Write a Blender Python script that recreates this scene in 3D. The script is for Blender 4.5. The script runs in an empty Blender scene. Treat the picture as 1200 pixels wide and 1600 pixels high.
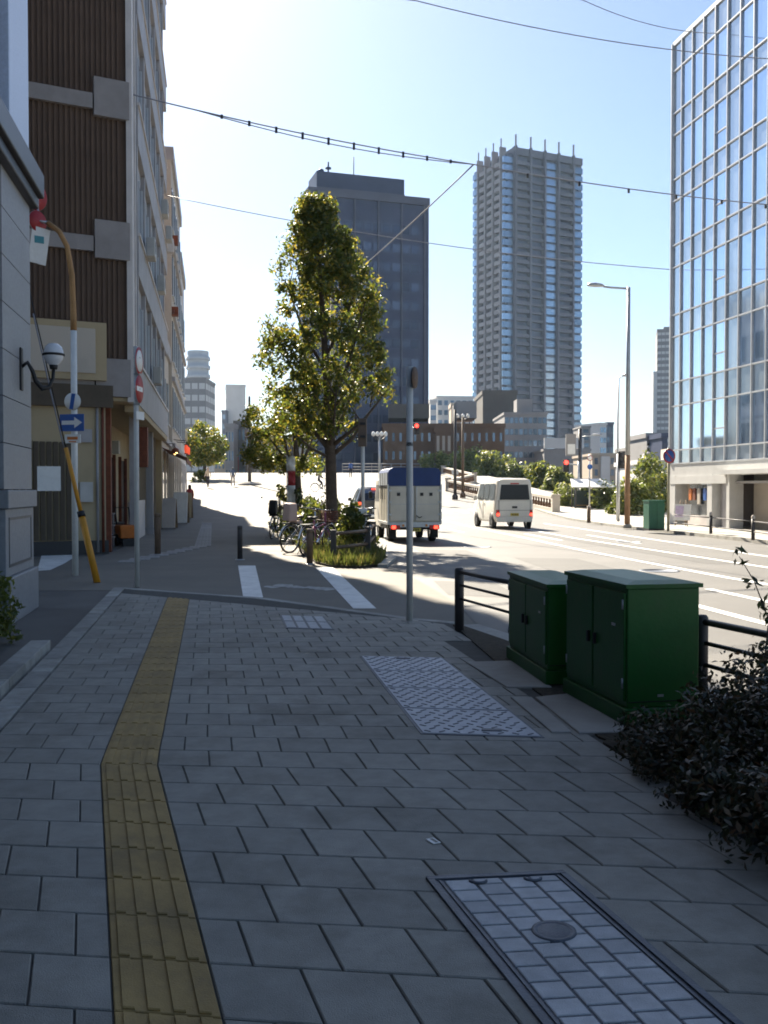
import bpy, bmesh, math, random
from mathutils import Vector, Matrix, Euler
random.seed(7)
R = math.radians
PI = math.pi
scene = bpy.context.scene
COL = scene.collection

# ---------------------------------------------------------------- camera
cam_d = bpy.data.cameras.new('camera')
cam_d.sensor_fit = 'VERTICAL'
cam_d.sensor_height = 32.0
cam_d.lens = 30.0
cam_d.clip_start = 0.05
cam_d.clip_end = 6000
cam = bpy.data.objects.new('camera', cam_d)
COL.objects.link(cam)
cam.location = (0, 0, 1.45)
cam.rotation_euler = (R(90) - math.atan(35 / 1500), 0, 0)
scene.camera = cam

# ---------------------------------------------------------------- sky, sun, exposure
SUN_AZ, SUN_EL = R(-20.5), R(40.0)      # azimuth from +Y, positive towards +X
world = bpy.data.worlds.new('World')
scene.world = world
world.use_nodes = True
wn = world.node_tree
bg = wn.nodes['Background']
sky = wn.nodes.new('ShaderNodeTexSky')
sky.sky_type = 'NISHITA'
sky.sun_disc = False
sky.sun_elevation = SUN_EL
sky.sun_rotation = SUN_AZ
sky.air_density = 1.0
sky.dust_density = 0.7
sky.ozone_density = 3.0
wn.links.new(sky.outputs['Color'], bg.inputs['Color'])
bg.inputs['Strength'].default_value = 0.043
sun_dir = Vector((math.sin(SUN_AZ) * math.cos(SUN_EL), math.cos(SUN_AZ) * math.cos(SUN_EL), math.sin(SUN_EL)))
sl = bpy.data.lights.new('sun', 'SUN')
sl.energy = 5.0
sl.angle = R(0.53)
sl.color = (1.0, 0.90, 0.74)
sun = bpy.data.objects.new('sun', sl)
COL.objects.link(sun)
sun.rotation_euler = (-sun_dir).to_track_quat('-Z', 'Y').to_euler()
sun.location = (-20, 40, 60)
vs = scene.view_settings
vs.view_transform = 'Standard'
vs.look = 'None'
vs.exposure = 1.95
vs.gamma = 1.0
scene.cycles.filter_width = 1.8
scene.cycles.max_bounces = 6
scene.cycles.diffuse_bounces = 3
scene.cycles.glossy_bounces = 3
scene.cycles.transmission_bounces = 4
scene.cycles.transparent_max_bounces = 6

# ---------------------------------------------------------------- helpers
def H0(y):
    t = max(0.0, min(1.0, (y - 38) / 87)); return 3.6 * t * t * (3 - 2 * t)
def H(y):
    """height of the ground: flat near by, rising to the bridge"""
    if y <= 35: return 0.0
    a = math.floor(y / 5) * 5
    return H0(a) + (H0(a + 5) - H0(a)) * (y - a) / 5

class MB:
    def __init__(s): s.v = []; s.f = []; s.m = []; s.sm = []
    def add(s, vs, fs, mi=0, smooth=False):
        o = len(s.v); s.v += [tuple(v) for v in vs]
        for f in fs:
            s.f.append([i + o for i in f]); s.m.append(mi); s.sm.append(smooth)
        return s
    def box(s, c, d, rz=0, mi=0, rx=0, ry=0, top=1.0):
        hx, hy, hz = d[0] / 2, d[1] / 2, d[2] / 2
        M = Matrix.Translation(c) @ Euler((rx, ry, rz)).to_matrix().to_4x4()
        vs = []
        for z in (-1, 1):
            k = top if z > 0 else 1.0
            for (x, y) in ((-1, -1), (1, -1), (1, 1), (-1, 1)):
                vs.append(M @ Vector((x * hx * k, y * hy * k, z * hz)))
        return s.add(vs, [(3, 2, 1, 0), (4, 5, 6, 7), (0, 1, 5, 4), (1, 2, 6, 5), (2, 3, 7, 6), (3, 0, 4, 7)], mi)
    def bb(s, x0, x1, y0, y1, z0, z1, mi=0):
        return s.box(((x0 + x1) / 2, (y0 + y1) / 2, (z0 + z1) / 2), (abs(x1 - x0), abs(y1 - y0), abs(z1 - z0)), 0, mi)
    def prism(s, poly, z0, z1, mi=0, inset=0.0, cham=0.0):
        n = len(poly)
        a = sum(poly[i][0] * poly[(i + 1) % n][1] - poly[(i + 1) % n][0] * poly[i][1] for i in range(n))
        if a < 0: poly = poly[::-1]
        vs = [(x, y, z0) for x, y in poly]; fs = [tuple(range(n - 1, -1, -1))]
        if cham > 0:
            cx = sum(p[0] for p in poly) / n; cy = sum(p[1] for p in poly) / n
            vs += [(x, y, z1 - cham) for x, y in poly]
            for x, y in poly:
                dx, dy = cx - x, cy - y; L = math.hypot(dx, dy) or 1
                vs.append((x + dx / L * cham * 1.4, y + dy / L * cham * 1.4, z1))
            for k in (0, n):
                for i in range(n):
                    j = (i + 1) % n; fs.append((k + i, k + j, k + n + j, k + n + i))
            fs.append(tuple(range(2 * n, 3 * n)))
        else:
            vs += [(x, y, z1) for x, y in poly]
            for i in range(n):
                j = (i + 1) % n; fs.append((i, j, n + j, n + i))
            fs.append(tuple(range(n, 2 * n)))
        return s.add(vs, fs, mi)
    def tube(s, pts, r, n=8, mi=0, cap=True):
        pts = [Vector(p) for p in pts]; k = len(pts)
        rs = r if isinstance(r, (list, tuple)) else [r] * k
        vs = []; fs = []
        up = None
        for i in range(k):
            d = (pts[min(i + 1, k - 1)] - pts[max(i - 1, 0)])
            if d.length < 1e-9: d = Vector((0, 0, 1))
            d.normalize()
            if up is None:
                up = Vector((1, 0, 0)) if abs(d.z) > 0.8 else Vector((0, 0, 1))
            a = up - d * up.dot(d)
            if a.length < 1e-4: a = Vector((0, 1, 0)) - d * d.y
            a.normalize(); up = a; b = d.cross(a)
            for j in range(n):
                t = 2 * PI * j / n
                vs.append(pts[i] + (a * math.cos(t) + b * math.sin(t)) * rs[i])
        for i in range(k - 1):
            for j in range(n):
                j2 = (j + 1) % n
                fs.append((i * n + j, i * n + j2, (i + 1) * n + j2, (i + 1) * n + j))
        s.add(vs, fs, mi, True)
        if cap:
            o = len(s.v) - len(vs)
            s.f.append([o + j for j in range(n - 1, -1, -1)]); s.m.append(mi); s.sm.append(False)
            s.f.append([o + (k - 1) * n + j for j in range(n)]); s.m.append(mi); s.sm.append(False)
        return s
    def lathe(s, prof, n=16, c=(0, 0, 0), mi=0, axis='z'):
        vs = []; fs = []
        for r, z in prof:
            for j in range(n):
                t = 2 * PI * j / n
                if axis == 'z': vs.append((c[0] + r * math.cos(t), c[1] + r * math.sin(t), c[2] + z))
                elif axis == 'x': vs.append((c[0] + z, c[1] + r * math.cos(t), c[2] + r * math.sin(t)))
                else: vs.append((c[0] + r * math.cos(t), c[1] + z, c[2] + r * math.sin(t)))
        for i in range(len(prof) - 1):
            for j in range(n):
                j2 = (j + 1) % n
                q = (i * n + j, i * n + j2, (i + 1) * n + j2, (i + 1) * n + j)
                fs.append(q if axis != 'y' else q[::-1])
        return s.add(vs, fs, mi, True)
    def poly3(s, pts, mi=0): return s.add(pts, [tuple(range(len(pts)))], mi)
    def mesh(s, name):
        me = bpy.data.meshes.new(name)
        me.from_pydata(s.v, [], s.f)
        me.polygons.foreach_set('material_index', s.m)
        me.polygons.foreach_set('use_smooth', s.sm)
        me.update(); return me
    def build(s, name, mats, parent=None, loc=None, rz=0, bevel=0):
        me = s.mesh(name)
        for m in (mats if isinstance(mats, (list, tuple)) else [mats]): me.materials.append(m)
        return obj(name, me, parent, loc, rz, bevel)

def obj(name, me, parent=None, loc=None, rz=0, bevel=0):
    o = bpy.data.objects.new(name, me); COL.objects.link(o)
    if loc is not None: o.location = loc
    if rz: o.rotation_euler = (0, 0, rz)
    if parent is not None: o.parent = parent
    if bevel:
        b = o.modifiers.new('bevel', 'BEVEL'); b.width = bevel; b.segments = 2; b.limit_method = 'ANGLE'; b.angle_limit = R(40)
    return o
def tag(o, label, cat, group=None, kind=None):
    o['label'] = label
    if cat: o['category'] = cat
    if group: o['group'] = group
    if kind: o['kind'] = kind
    return o
def thing(name, label, cat, loc=(0, 0, 0), rz=0, group=None):
    o = bpy.data.objects.new(name, None); COL.objects.link(o)
    o.location = loc; o.rotation_euler = (0, 0, rz)
    o.empty_display_size = 0.2
    return tag(o, label, cat, group)
def struct(o): o['kind'] = 'structure'; return o
def copy_tree(o, parent=None):
    c = o.copy(); COL.objects.link(c); c.parent = parent
    for ch in [q for q in ALLCH(o)]: copy_tree(ch, c)
    return c
def ALLCH(o): return list(o.children)
def share(name, me, parent, loc, rz=0, scale=None, rot=None):
    o = bpy.data.objects.new(name, me); COL.objects.link(o); o.parent = parent; o.location = loc
    o.rotation_euler = rot if rot else (0, 0, rz)
    if scale: o.scale = scale
    return o

# ---------------------------------------------------------------- materials
MATS = {}
def pm(name, col, rough=0.75, var=0.18, scale=3.0, bump=0.0, bscale=60.0, metal=0.0, rnd=0.0, spec=0.4, stain=0.0, stain_col=(0.03, 0.03, 0.03), sscale=1.2, island=0.0):
    m = bpy.data.materials.new(name); m.use_nodes = True
    nt = m.node_tree; N = nt.nodes; L = nt.links
    b = N['Principled BSDF']
    tc = N.new('ShaderNodeTexCoord')
    nz = N.new('ShaderNodeTexNoise'); nz.inputs['Scale'].default_value = scale; nz.inputs['Detail'].default_value = 6
    nz.inputs['Roughness'].default_value = 0.65
    L.new(tc.outputs['Object'], nz.inputs['Vector'])
    rp = N.new('ShaderNodeValToRGB')
    lo = tuple(c * (1 - var) for c in col); hi = tuple(min(1, c * (1 + var)) for c in col)
    rp.color_ramp.elements[0].position = 0.32; rp.color_ramp.elements[1].position = 0.68
    rp.color_ramp.elements[0].color = (*lo, 1); rp.color_ramp.elements[1].color = (*hi, 1)
    L.new(nz.outputs['Fac'], rp.inputs['Fac'])
    out = rp.outputs['Color']
    if stain > 0:
        n2 = N.new('ShaderNodeTexNoise'); n2.inputs['Scale'].default_value = sscale; n2.inputs['Detail'].default_value = 8
        n2.inputs['Roughness'].default_value = 0.7
        L.new(tc.outputs['Object'], n2.inputs['Vector'])
        r2 = N.new('ShaderNodeValToRGB'); r2.color_ramp.elements[0].position = 0.5; r2.color_ramp.elements[1].position = 0.72
        r2.color_ramp.elements[0].color = (0, 0, 0, 1); r2.color_ramp.elements[1].color = (stain, stain, stain, 1)
        L.new(n2.outputs['Fac'], r2.inputs['Fac'])
        mx = N.new('ShaderNodeMixRGB'); mx.inputs['Color2'].default_value = (*stain_col, 1)
        L.new(r2.outputs['Color'], mx.inputs['Fac']); L.new(out, mx.inputs['Color1']); out = mx.outputs['Color']
    if rnd > 0 or island > 0:
        hs = N.new('ShaderNodeHueSaturation')
        mr = N.new('ShaderNodeMapRange')
        k = rnd or island
        mr.inputs['To Min'].default_value = 1 - k; mr.inputs['To Max'].default_value = 1 + k
        if rnd > 0:
            oi = N.new('ShaderNodeObjectInfo'); L.new(oi.outputs['Random'], mr.inputs['Value'])
        else:
            ge = N.new('ShaderNodeNewGeometry'); L.new(ge.outputs['Random Per Island'], mr.inputs['Value'])
        L.new(mr.outputs['Result'], hs.inputs['Value']); L.new(out, hs.inputs['Color']); out = hs.outputs['Color']
    L.new(out, b.inputs['Base Color'])
    b.inputs['Roughness'].default_value = rough
    b.inputs['Metallic'].default_value = metal
    b.inputs['Specular IOR Level'].default_value = spec
    if bump > 0:
        n3 = N.new('ShaderNodeTexNoise'); n3.inputs['Scale'].default_value = bscale; n3.inputs['Detail'].default_value = 4
        L.new(tc.outputs['Object'], n3.inputs['Vector'])
        bp = N.new('ShaderNodeBump'); bp.inputs['Strength'].default_value = bump; bp.inputs['Distance'].default_value = 0.02
        L.new(n3.outputs['Fac'], bp.inputs['Height']); L.new(bp.outputs['Normal'], b.inputs['Normal'])
    MATS[name] = m
    return m
def emit(name, col, strength):
    m = bpy.data.materials.new(name); m.use_nodes = True
    b = m.node_tree.nodes['Principled BSDF']
    b.inputs['Base Color'].default_value = (*col, 1)
    b.inputs['Emission Color'].default_value = (*col, 1); b.inputs['Emission Strength'].default_value = strength
    return m
def leafmat(name, col, col2, trans=0.45, rnd=0.5):
    m = bpy.data.materials.new(name); m.use_nodes = True
    nt = m.node_tree; N = nt.nodes; L = nt.links
    for n in list(N): N.remove(n)
    out = N.new('ShaderNodeOutputMaterial')
    ge = N.new('ShaderNodeNewGeometry')
    rp = N.new('ShaderNodeValToRGB')
    e = rp.color_ramp.elements
    e[0].color = (*(c * (1 - rnd) for c in col), 1); e[1].color = (*col2, 1); e[1].position = 1.0
    k = e.new(0.6); k.color = (*col, 1)
    L.new(ge.outputs['Random Per Island'], rp.inputs['Fac'])
    pb = N.new('ShaderNodeBsdfPrincipled'); pb.inputs['Roughness'].default_value = 0.42; pb.inputs['Specular IOR Level'].default_value = 0.5
    L.new(rp.outputs['Color'], pb.inputs['Base Color'])
    tr = N.new('ShaderNodeBsdfTranslucent')
    hs = N.new('ShaderNodeHueSaturation'); hs.inputs['Hue'].default_value = 0.48; hs.inputs['Value'].default_value = 1.6; hs.inputs['Saturation'].default_value = 1.1
    L.new(rp.outputs['Color'], hs.inputs['Color']); L.new(hs.outputs['Color'], tr.inputs['Color'])
    mx = N.new('ShaderNodeMixShader'); mx.inputs['Fac'].default_value = trans
    L.new(pb.outputs[0], mx.inputs[1]); L.new(tr.outputs[0], mx.inputs[2]); L.new(mx.outputs[0], out.inputs['Surface'])
    MATS[name] = m
    return m
M = {}
M['asphalt'] = pm('asphalt', (0.11, 0.107, 0.10), 0.75, 0.16, 0.7, 0.35, 160, stain=0.5, stain_col=(0.05, 0.05, 0.05), sscale=0.5)
M['road'] = pm('road_asphalt', (0.11, 0.105, 0.098), 0.62, 0.14, 0.5, 0.3, 140, stain=0.45, stain_col=(0.07, 0.068, 0.066), sscale=0.35)
M['footway'] = pm('footway_asphalt', (0.16, 0.146, 0.125), 0.8, 0.12, 0.8, 0.3, 150, stain=0.4, stain_col=(0.1, 0.095, 0.09), sscale=0.6)
M['paint'] = pm('road_paint', (0.72, 0.72, 0.70), 0.6, 0.1, 2.0, 0.1, 80, stain=0.6, stain_col=(0.35, 0.35, 0.34), sscale=3.0)
M['paint_worn'] = pm('worn_paint', (0.33, 0.33, 0.32), 0.7, 0.3, 5.0, 0.1, 80, stain=0.9, stain_col=(0.13, 0.13, 0.125), sscale=9.0)
M['mortar'] = pm('paving_bed', (0.075, 0.072, 0.066), 0.95, 0.2, 9)
M['tile'] = pm('paving_stone', (0.262, 0.25, 0.222), 0.72, 0.14, 7.0, 0.35, 220, rnd=0.11, stain=0.75, stain_col=(0.12, 0.11, 0.09), sscale=1.1)
M['tactile'] = pm('tactile_yellow', (0.32, 0.215, 0.08), 0.75, 0.2, 5.0, 0.2, 150, rnd=0.1, stain=0.6, stain_col=(0.14, 0.105, 0.06), sscale=3.5)
M['tactile_grey'] = pm('tactile_grey', (0.27, 0.26, 0.25), 0.8, 0.15, 5.0, 0.2, 150, rnd=0.08)
M['kerb'] = pm('kerb_stone', (0.30, 0.29, 0.265), 0.8, 0.2, 4.0, 0.3, 120, rnd=0.15, stain=0.6, stain_col=(0.13, 0.12, 0.09), sscale=3)
M['concrete'] = pm('concrete', (0.34, 0.32, 0.29), 0.85, 0.15, 2.0, 0.2, 90, stain=0.5, stain_col=(0.2, 0.18, 0.15))
M['soil'] = pm('soil', (0.05, 0.04, 0.028), 0.95, 0.4, 12, 0.8, 60)
M['iron'] = pm('cast_iron', (0.10, 0.11, 0.13), 0.5, 0.25, 9, 0.2, 120, metal=0.5)
M['plate'] = pm('cover_plate', (0.40, 0.42, 0.46), 0.55, 0.15, 6, 0.15, 150, metal=0.15, rnd=0.06)
M['wire'] = pm('cable_sheath', (.22, .22, .25), .5, .1, 5)
M['cover_brick'] = pm('cover_brick', (0.44, 0.44, 0.45), 0.7, 0.14, 14, 0.3, 200, rnd=0.13)
M['green_paint'] = pm('cabinet_green', (0.012, 0.10, 0.014), 0.42, 0.15, 3.0, 0.06, 40, stain=0.55, stain_col=(0.035, 0.05, 0.022), sscale=3)
M['dark_post'] = pm('dark_post', (0.045, 0.04, 0.04), 0.45, 0.2, 8)
M['brown_post'] = pm('brown_post', (0.13, 0.085, 0.055), 0.6, 0.25, 9, 0.2)
M['pale_pole'] = pm('pale_pole_paint', (.55, .54, .51), .45, .1, 4)
M['crossing'] = pm('worn_crossing', (.165, .15, .127), .8, .12, .8, .3, 150, stain=.5, stain_col=(.13, .12, .11), sscale=.7)
M['steel'] = pm('galvanised_steel', (0.42, 0.43, 0.44), 0.42, 0.12, 6, metal=0.7)
M['white_paint'] = pm('white_paint', (0.72, 0.72, 0.70), 0.45, 0.07, 4, stain=0.3, stain_col=(0.4, 0.37, 0.33), sscale=5)
M['black'] = pm('black_plastic', (0.015, 0.015, 0.017), 0.5, 0.2, 9)
M['rubber'] = pm('rubber', (0.018, 0.018, 0.018), 0.85, 0.2, 12)
M['chrome'] = pm('chrome', (0.65, 0.65, 0.66), 0.2, 0.05, 5, metal=1.0)
M['bark'] = pm('bark', (0.075, 0.058, 0.045), 0.9, 0.35, 6, 0.8, 30)
M['leaf'] = leafmat('leaf', (0.088, 0.125, 0.026), (0.30, 0.255, 0.05), 0.5)
M['leaf_dark'] = leafmat('leaf_dark', (0.03, 0.055, 0.015), (0.07, 0.09, 0.025), 0.3)
M['leaf_bright'] = leafmat('leaf_bright', (0.09, 0.125, 0.03), (0.2, 0.2, 0.05), 0.5)
M['leaf_far'] = leafmat('leaf_far', (.13, .17, .045), (.26, .26, .08), .5)
M['grass'] = leafmat('grass', (0.075, 0.10, 0.025), (0.17, 0.15, 0.05), 0.4)
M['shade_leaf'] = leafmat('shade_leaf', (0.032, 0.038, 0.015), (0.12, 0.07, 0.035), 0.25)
M['glass_blue'] = pm('curtain_glass', (0.48, 0.62, 0.80), 0.05, 0.05, 0.4, metal=0.88, rnd=0.07)
M['glass_grey'] = pm('spandrel_glass', (0.46, 0.54, 0.62), 0.14, 0.06, 0.4, metal=0.75, rnd=0.08)
M['glass_dark'] = pm('window_glass', (0.035, 0.05, 0.065), 0.08, 0.2, 1.0, metal=0.0, spec=0.9, rnd=0.4)
M['glass_far'] = pm('far_glass', (0.12, 0.17, 0.24), 0.15, 0.3, 0.4, metal=0.3, rnd=0.45)
M['frame'] = pm('mullion', (0.52, 0.53, 0.55), 0.4, 0.08, 3, metal=0.35)

# ================================================================ ground
def sheet(name, lft, rgt, y0, y1, zo, mat, parent=None, step=5.0):
    """a strip of surface between two polylines x(y), following the ground"""
    def ev(pl, y):
        for (ya, xa), (yb, xb) in zip(pl[:-1], pl[1:]):
            if y <= yb or (yb, xb) == pl[-1]:
                return xa + (xb - xa) * (y - ya) / (yb - ya)
    ys = {y0, y1}
    k = math.ceil(y0 / step)
    while k * step < y1: ys.add(k * step); k += 1
    for pl in (lft, rgt):
        for y, _ in pl:
            if y0 < y < y1: ys.add(y)
    ys = sorted(ys); mb = MB(); vs = []; fs = []
    for y in ys:
        vs.append((ev(lft, y), y, H(y) + zo)); vs.append((ev(rgt, y), y, H(y) + zo))
    for i in range(len(ys) - 1): fs.append((2 * i, 2 * i + 1, 2 * i + 3, 2 * i + 2))
    return mb.add(vs, fs).build(name, mat, parent)

xs = [-1500, -600, -150, -60, -30, -15, 0, 8, 12.5, 14, 16, 18, 21, 24, 28, 40, 150, 600, 1500]
ys = [-400, -100, -20, 0, 10, 20, 30] + [35 + 5 * i for i in range(20)] + [160, 260, 500, 1000, 2400]
def gx(x):
    t = max(0.0, min(1.0, (x - 12.5) / 15.5)); return 1 - t * t * (3 - 2 * t)
mb = MB(); nx = len(xs)
mb.add([(x, y, H(y) * gx(x) - 0.03) for y in ys for x in xs],
       [(j * nx + i, j * nx + i + 1, (j + 1) * nx + i + 1, (j + 1) * nx + i) for j in range(len(ys) - 1) for i in range(nx - 1)])
struct(mb.build('ground', M['asphalt']))

# carriageway
RL = [(-20, 9.5), (0, 4.2), (6, 2.35), (9.9, 1.05), (12.5, 0.95), (17.8, 0.28), (20.3, 0.26), (27.5, -0.55), (50, -3.6), (75, -6.0), (125, -9.5)]
RR = [(-20, 14.5), (0, 12.2), (15, 11.0), (26, 10.35), (36, 9.2), (45, 8.6), (60, 8.4), (80, 7.6), (125, 4.5)]
road = struct(sheet('road', RL, RR, -20, 125, -0.026, M['road']))

def stripe(name, pts, w, parent, mat, zo):
    for (x0, y0), (x1, y1) in zip(pts[:-1], pts[1:]):
        if y0 > y1: x0, y0, x1, y1 = x1, y1, x0, y0
        c = w / 2 / max(0.25, abs((y1 - y0) / math.hypot(x1 - x0, y1 - y0)))
        sheet(name, [(y0, x0 - c), (y1, x1 - c)], [(y0, x0 + c), (y1, x1 + c)], y0, y1, zo, mat, parent)
# lane lines
stripe('lane_line', [(4.364, 9.32), (4.204, 10.48), (3.976, 12.14), (3.72, 13.92)], 0.15, road, M['paint'], -0.021)
DASH = [((5.179, 11.74), (4.81, 14.2)), ((2.725, 32.94), (2.425, 35.64)), ((1.898, 41.84), (1.629, 44.4))]
for a, b in DASH: stripe('lane_dash', [a, b], 0.14, road, M['paint'], -0.021)
stripe('lane_line', [(6.224, 13.5), (5.742, 16.1), (4.83, 23.12), (4.145, 31.06), (2.784, 44.4), (1.704, 51.1)], 0.15, road, M['paint'], -0.021)
stripe('lane_line', [(7.475, 16.22), (7.26, 18.12), (5.805, 29.0), (4.994, 39.4)], 0.14, road, M['paint'], -0.021)
stripe('lane_line', [(8.707, 18.9), (8.451, 21.1), (7.365, 36.8), (6.877, 41.24)], 0.14, road, M['paint'], -0.021)
stripe('lane_dash', [(6.994, 26.2), (6.59, 31.06)], 0.14, road, M['paint'], -0.021)
stripe('lane_dash', [(5.153, 27.88), (4.694, 31.98)], 0.14, road, M['paint'], -0.021)
# zebra crossing ahead of the van
for k in range(7):
    x0 = 1.545 + k * 0.95
    stripe('crossing_bar', [(x0, 51.5), (x0 - 0.35, 54.8)], 0.45, road, M['paint'], -0.021)
# repairs and covers in the carriageway
M['patch'] = pm('asphalt_patch', (.085, .083, .08), .75, .12, 1.0, .3, 150)
for pp in ([(3.2, 15.0), (4.6, 14.6), (4.1, 20.5), (2.8, 20.8)], [(6.4, 19.0), (7.4, 18.8), (5.6, 33.0), (4.7, 33.0)], [(.9, 13.4), (1.9, 13.0), (1.75, 15.2), (.8, 15.5)], [(1.0, 21.0), (2.2, 20.8), (2.0, 23.4), (.8, 23.5)]):
    MB().poly3([(x, y, -.0235) for x, y in pp]).build('repair_patch', M['patch'], road)
for (x, y) in ((5.0, 17.4), (2.4, 24.6), (6.9, 27.0)):
    MB().lathe([(.36, -.026), (.36, -.0195), (.30, -.0195), (.30, -.0215), (.0, -.0205)], 24, (x, y, 0)).build('manhole_cover', M['iron'], road)
# side-street markings by the corner
def mark(name, pts, mat, zo, parent):
    return MB().poly3([(x, y, zo) for x, y in pts]).build(name, mat, parent)
cross = struct(MB().poly3([(x, y, -0.026) for x, y in [(-3.6, 14.05), (-1.6, 12.85), (0.3, 10.75), (0.72, 10.45), (1.0, 10.2), (0.95, 12.5), (0.28, 17.8), (-0.9, 18.0), (-5.2, 21.5), (-9.5, 20.5), (-6.0, 14.0)]]).build('side_street', M['crossing']))
mark('crossing_bar', [(-2.829, 18.58), (-2.494, 18.58), (-1.652, 13.08), (-1.923, 13.08)], M['paint'], -0.021, cross)
mark('crossing_bar', [(-1.295, 18.12), (-0.968, 18.12), (-0.095, 11.86), (-0.38, 11.86)], M['paint'], -0.021, cross)
mark('stop_marking', [(-7.991, 22.42), (-7.497, 23.9), (-6.831, 21.32), (-6.363, 19.06), (-6.107, 17.52), (-6.29, 17.38)], M['paint'], -0.021, cross)
rg = random.Random(3)
for k in range(15):                     # worn cycle marking
    cx = -1.75 + 0.07 * k + rg.uniform(-.03, .03); cy = 14.55 - 0.03 * k + rg.uniform(-.28, .28)
    n = 7; r = rg.uniform(.05, .13)
    mark('worn_marking', [(cx + r * rg.uniform(.6, 1.2) * math.cos(t * 2 * PI / n), cy + 1.9 * r * rg.uniform(.6, 1.2) * math.sin(t * 2 * PI / n)) for t in range(n)], M['paint_worn'], -0.0215 + 0.0001 * k, cross)

# far footway on the left of the road (cycle lane and pavement)
FW = struct(sheet('footway', [(18, -5.6), (20, -6.1), (24, -6.6), (70, -15.2), (125, -40)], [(18, -0.2), (20.3, 0.05), (27.5, -0.75), (50, -3.8), (75, -6.2), (125, -9.7)], 18.4, 125, -0.0235, M['footway']))
kf = struct(sheet('kerb', [(18.2, -0.12), (20.3, 0.08), (27.5, -0.72), (50, -3.77), (75, -6.2)], [(18.2, 0.06), (20.3, 0.26), (27.5, -0.54), (50, -3.59), (75, -6.0)], 18.2, 75, 0.03, M['kerb']))
s = kf.modifiers.new('solid', 'SOLIDIFY'); s.thickness = 0.1; s.offset = -1
# grey tactile strip on the far footway
for i in range(36):
    y = 19.6 + i * 0.62
    bend = -4.35 - 0.178 * (y - 22.9) if y > 25 else -4.72 + 0.09 * (25 - y) * -1
    mbt = MB()
    mbt.box((0, 0, 0.004), (0.42, 0.6, 0.012))
    for q in (-.14, -.045, .045, .14): mbt.box((q, 0, 0.0115), (0.05, 0.56, 0.005))
    o = mbt.build('tactile_slab', M['tactile_grey'], FW, (bend, y, H(y) - 0.021), R(10)); 
# right pavement with kerb
sheet_r = struct(sheet('pavement', [(-20, 14.7), (0, 12.4), (15, 11.2), (26, 10.55), (36, 9.4), (45, 8.8), (60, 8.6), (80, 7.8), (125, 4.7)], [(-20, 26), (20, 26), (45, 24), (60, 13), (125, 9)], -20, 125, 0.075, M['concrete']))
kr = struct(sheet('kerb', RR, [(y, x + 0.2) for y, x in RR], -20, 125, 0.08, M['kerb']))
s = kr.modifiers.new('solid', 'SOLIDIFY'); s.thickness = 0.11; s.offset = -1

# ================================================================ near pavement, tile by tile
ZF = 5.06
def gz(z): return (ZF - z) * 0.31 if z < ZF else -(z - ZF) * 0.18
def pt(c, zi, ki):
    z = zi
    for _ in range(6):
        x = c + gz(z); z = zi + ki * x
    return (c + gz(z), z)
EDGE = [(-3.95, 14.13), (-1.7, 12.8), (0.28, 10.72), (0.72, 10.42), (1.2, 9.7)]
def clip(poly, a, b):                    # keep the side to the right of a->b (towards the camera)
    out = []
    def sd(p): return (b[0] - a[0]) * (p[1] - a[1]) - (b[1] - a[1]) * (p[0] - a[0])
    for i in range(len(poly)):
        p, q = poly[i], poly[(i + 1) % len(poly)]
        dp, dq = sd(p), sd(q)
        if dp <= 0: out.append(p)
        if (dp < 0 < dq) or (dq < 0 < dp):
            t = dp / (dp - dq); out.append((p[0] + (q[0] - p[0]) * t, p[1] + (q[1] - p[1]) * t))
    return out
def cr(z): return 1.15 if z < 4.6 else (1.32 if z < 9 else 1.6)
bed = [pt(-2.2, 1.2, -.1), pt(1.5, 1.2, -.1), (1.15, 9.7), (0.72, 10.42), (0.28, 10.72), (-1.7, 12.8), (-3.85, 14.07)]
pav = struct(MB().prism(bed, -0.028, -0.009).build('near_pavement', M['mortar']))
CL, CLS, CRS = -2.18, -1.505, -1.205
tiles = []; tacts = []
JG = 0.0034
z = 1.35; i = 0
rg = random.Random(11)
while z < 14.3:
    t = max(0, min(1, (z - 2.5) / 7)); k0 = -0.12 + 0.17 * t
    t1 = max(0, min(1, (z + .3 - 2.5) / 7)); k1 = -0.12 + 0.17 * t1
    off = 0.135 if i % 2 else 0.0
    for a, b in ((CL, CLS), (CRS, cr(z))):
        js = [a]
        n = math.ceil((a - off - CRS) / 0.27)
        while True:
            q = CRS + off + n * 0.27 + rg.uniform(-.006, .006); n += 1
            if q <= a + 0.04: continue
            if q >= b - 0.04: break
            js.append(q)
        js.append(b)
        for c0, c1 in zip(js[:-1], js[1:]):
            p = [pt(c0 + JG, z + JG, k0), pt(c1 - JG, z + JG, k0), pt(c1 - JG, z + .3 - JG, k1), pt(c0 + JG, z + .3 - JG, k1)]
            for e0, e1 in zip(EDGE[:-1], EDGE[1:]): p = clip(p, e0, e1) if p else p
            if len(p) >= 3: tiles.append((z, p))
    p = [pt(CLS + JG, z + .003, k0), pt(CRS - JG, z + .003, k0), pt(CRS - JG, z + .297, k1), pt(CLS + JG, z + .297, k1)]
    for e0, e1 in zip(EDGE[:-1], EDGE[1:]): p = clip(p, e0, e1) if p else p
    if len(p) == 4: tacts.append(p)
    z += 0.3; i += 1
def inview(p):
    cx = sum(q[0] for q in p) / len(p); cy = sum(q[1] for q in p) / len(p)
    return cy > 2.35 and abs(cx) < cy * 0.44
vis = [q for q in tiles if inview(q[1])]
vis.sort(key=lambda q: q[0])
near = vis[:300]; keep = set(id(q) for q in near)
def tilepoly(mb, p):
    dz = rg.uniform(-.0012, .0012)
    cx = sum(q[0] for q in p) / len(p); cy = sum(q[1] for q in p) / len(p)
    mb.prism(p, -0.03, dz, cham=0.004)
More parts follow.
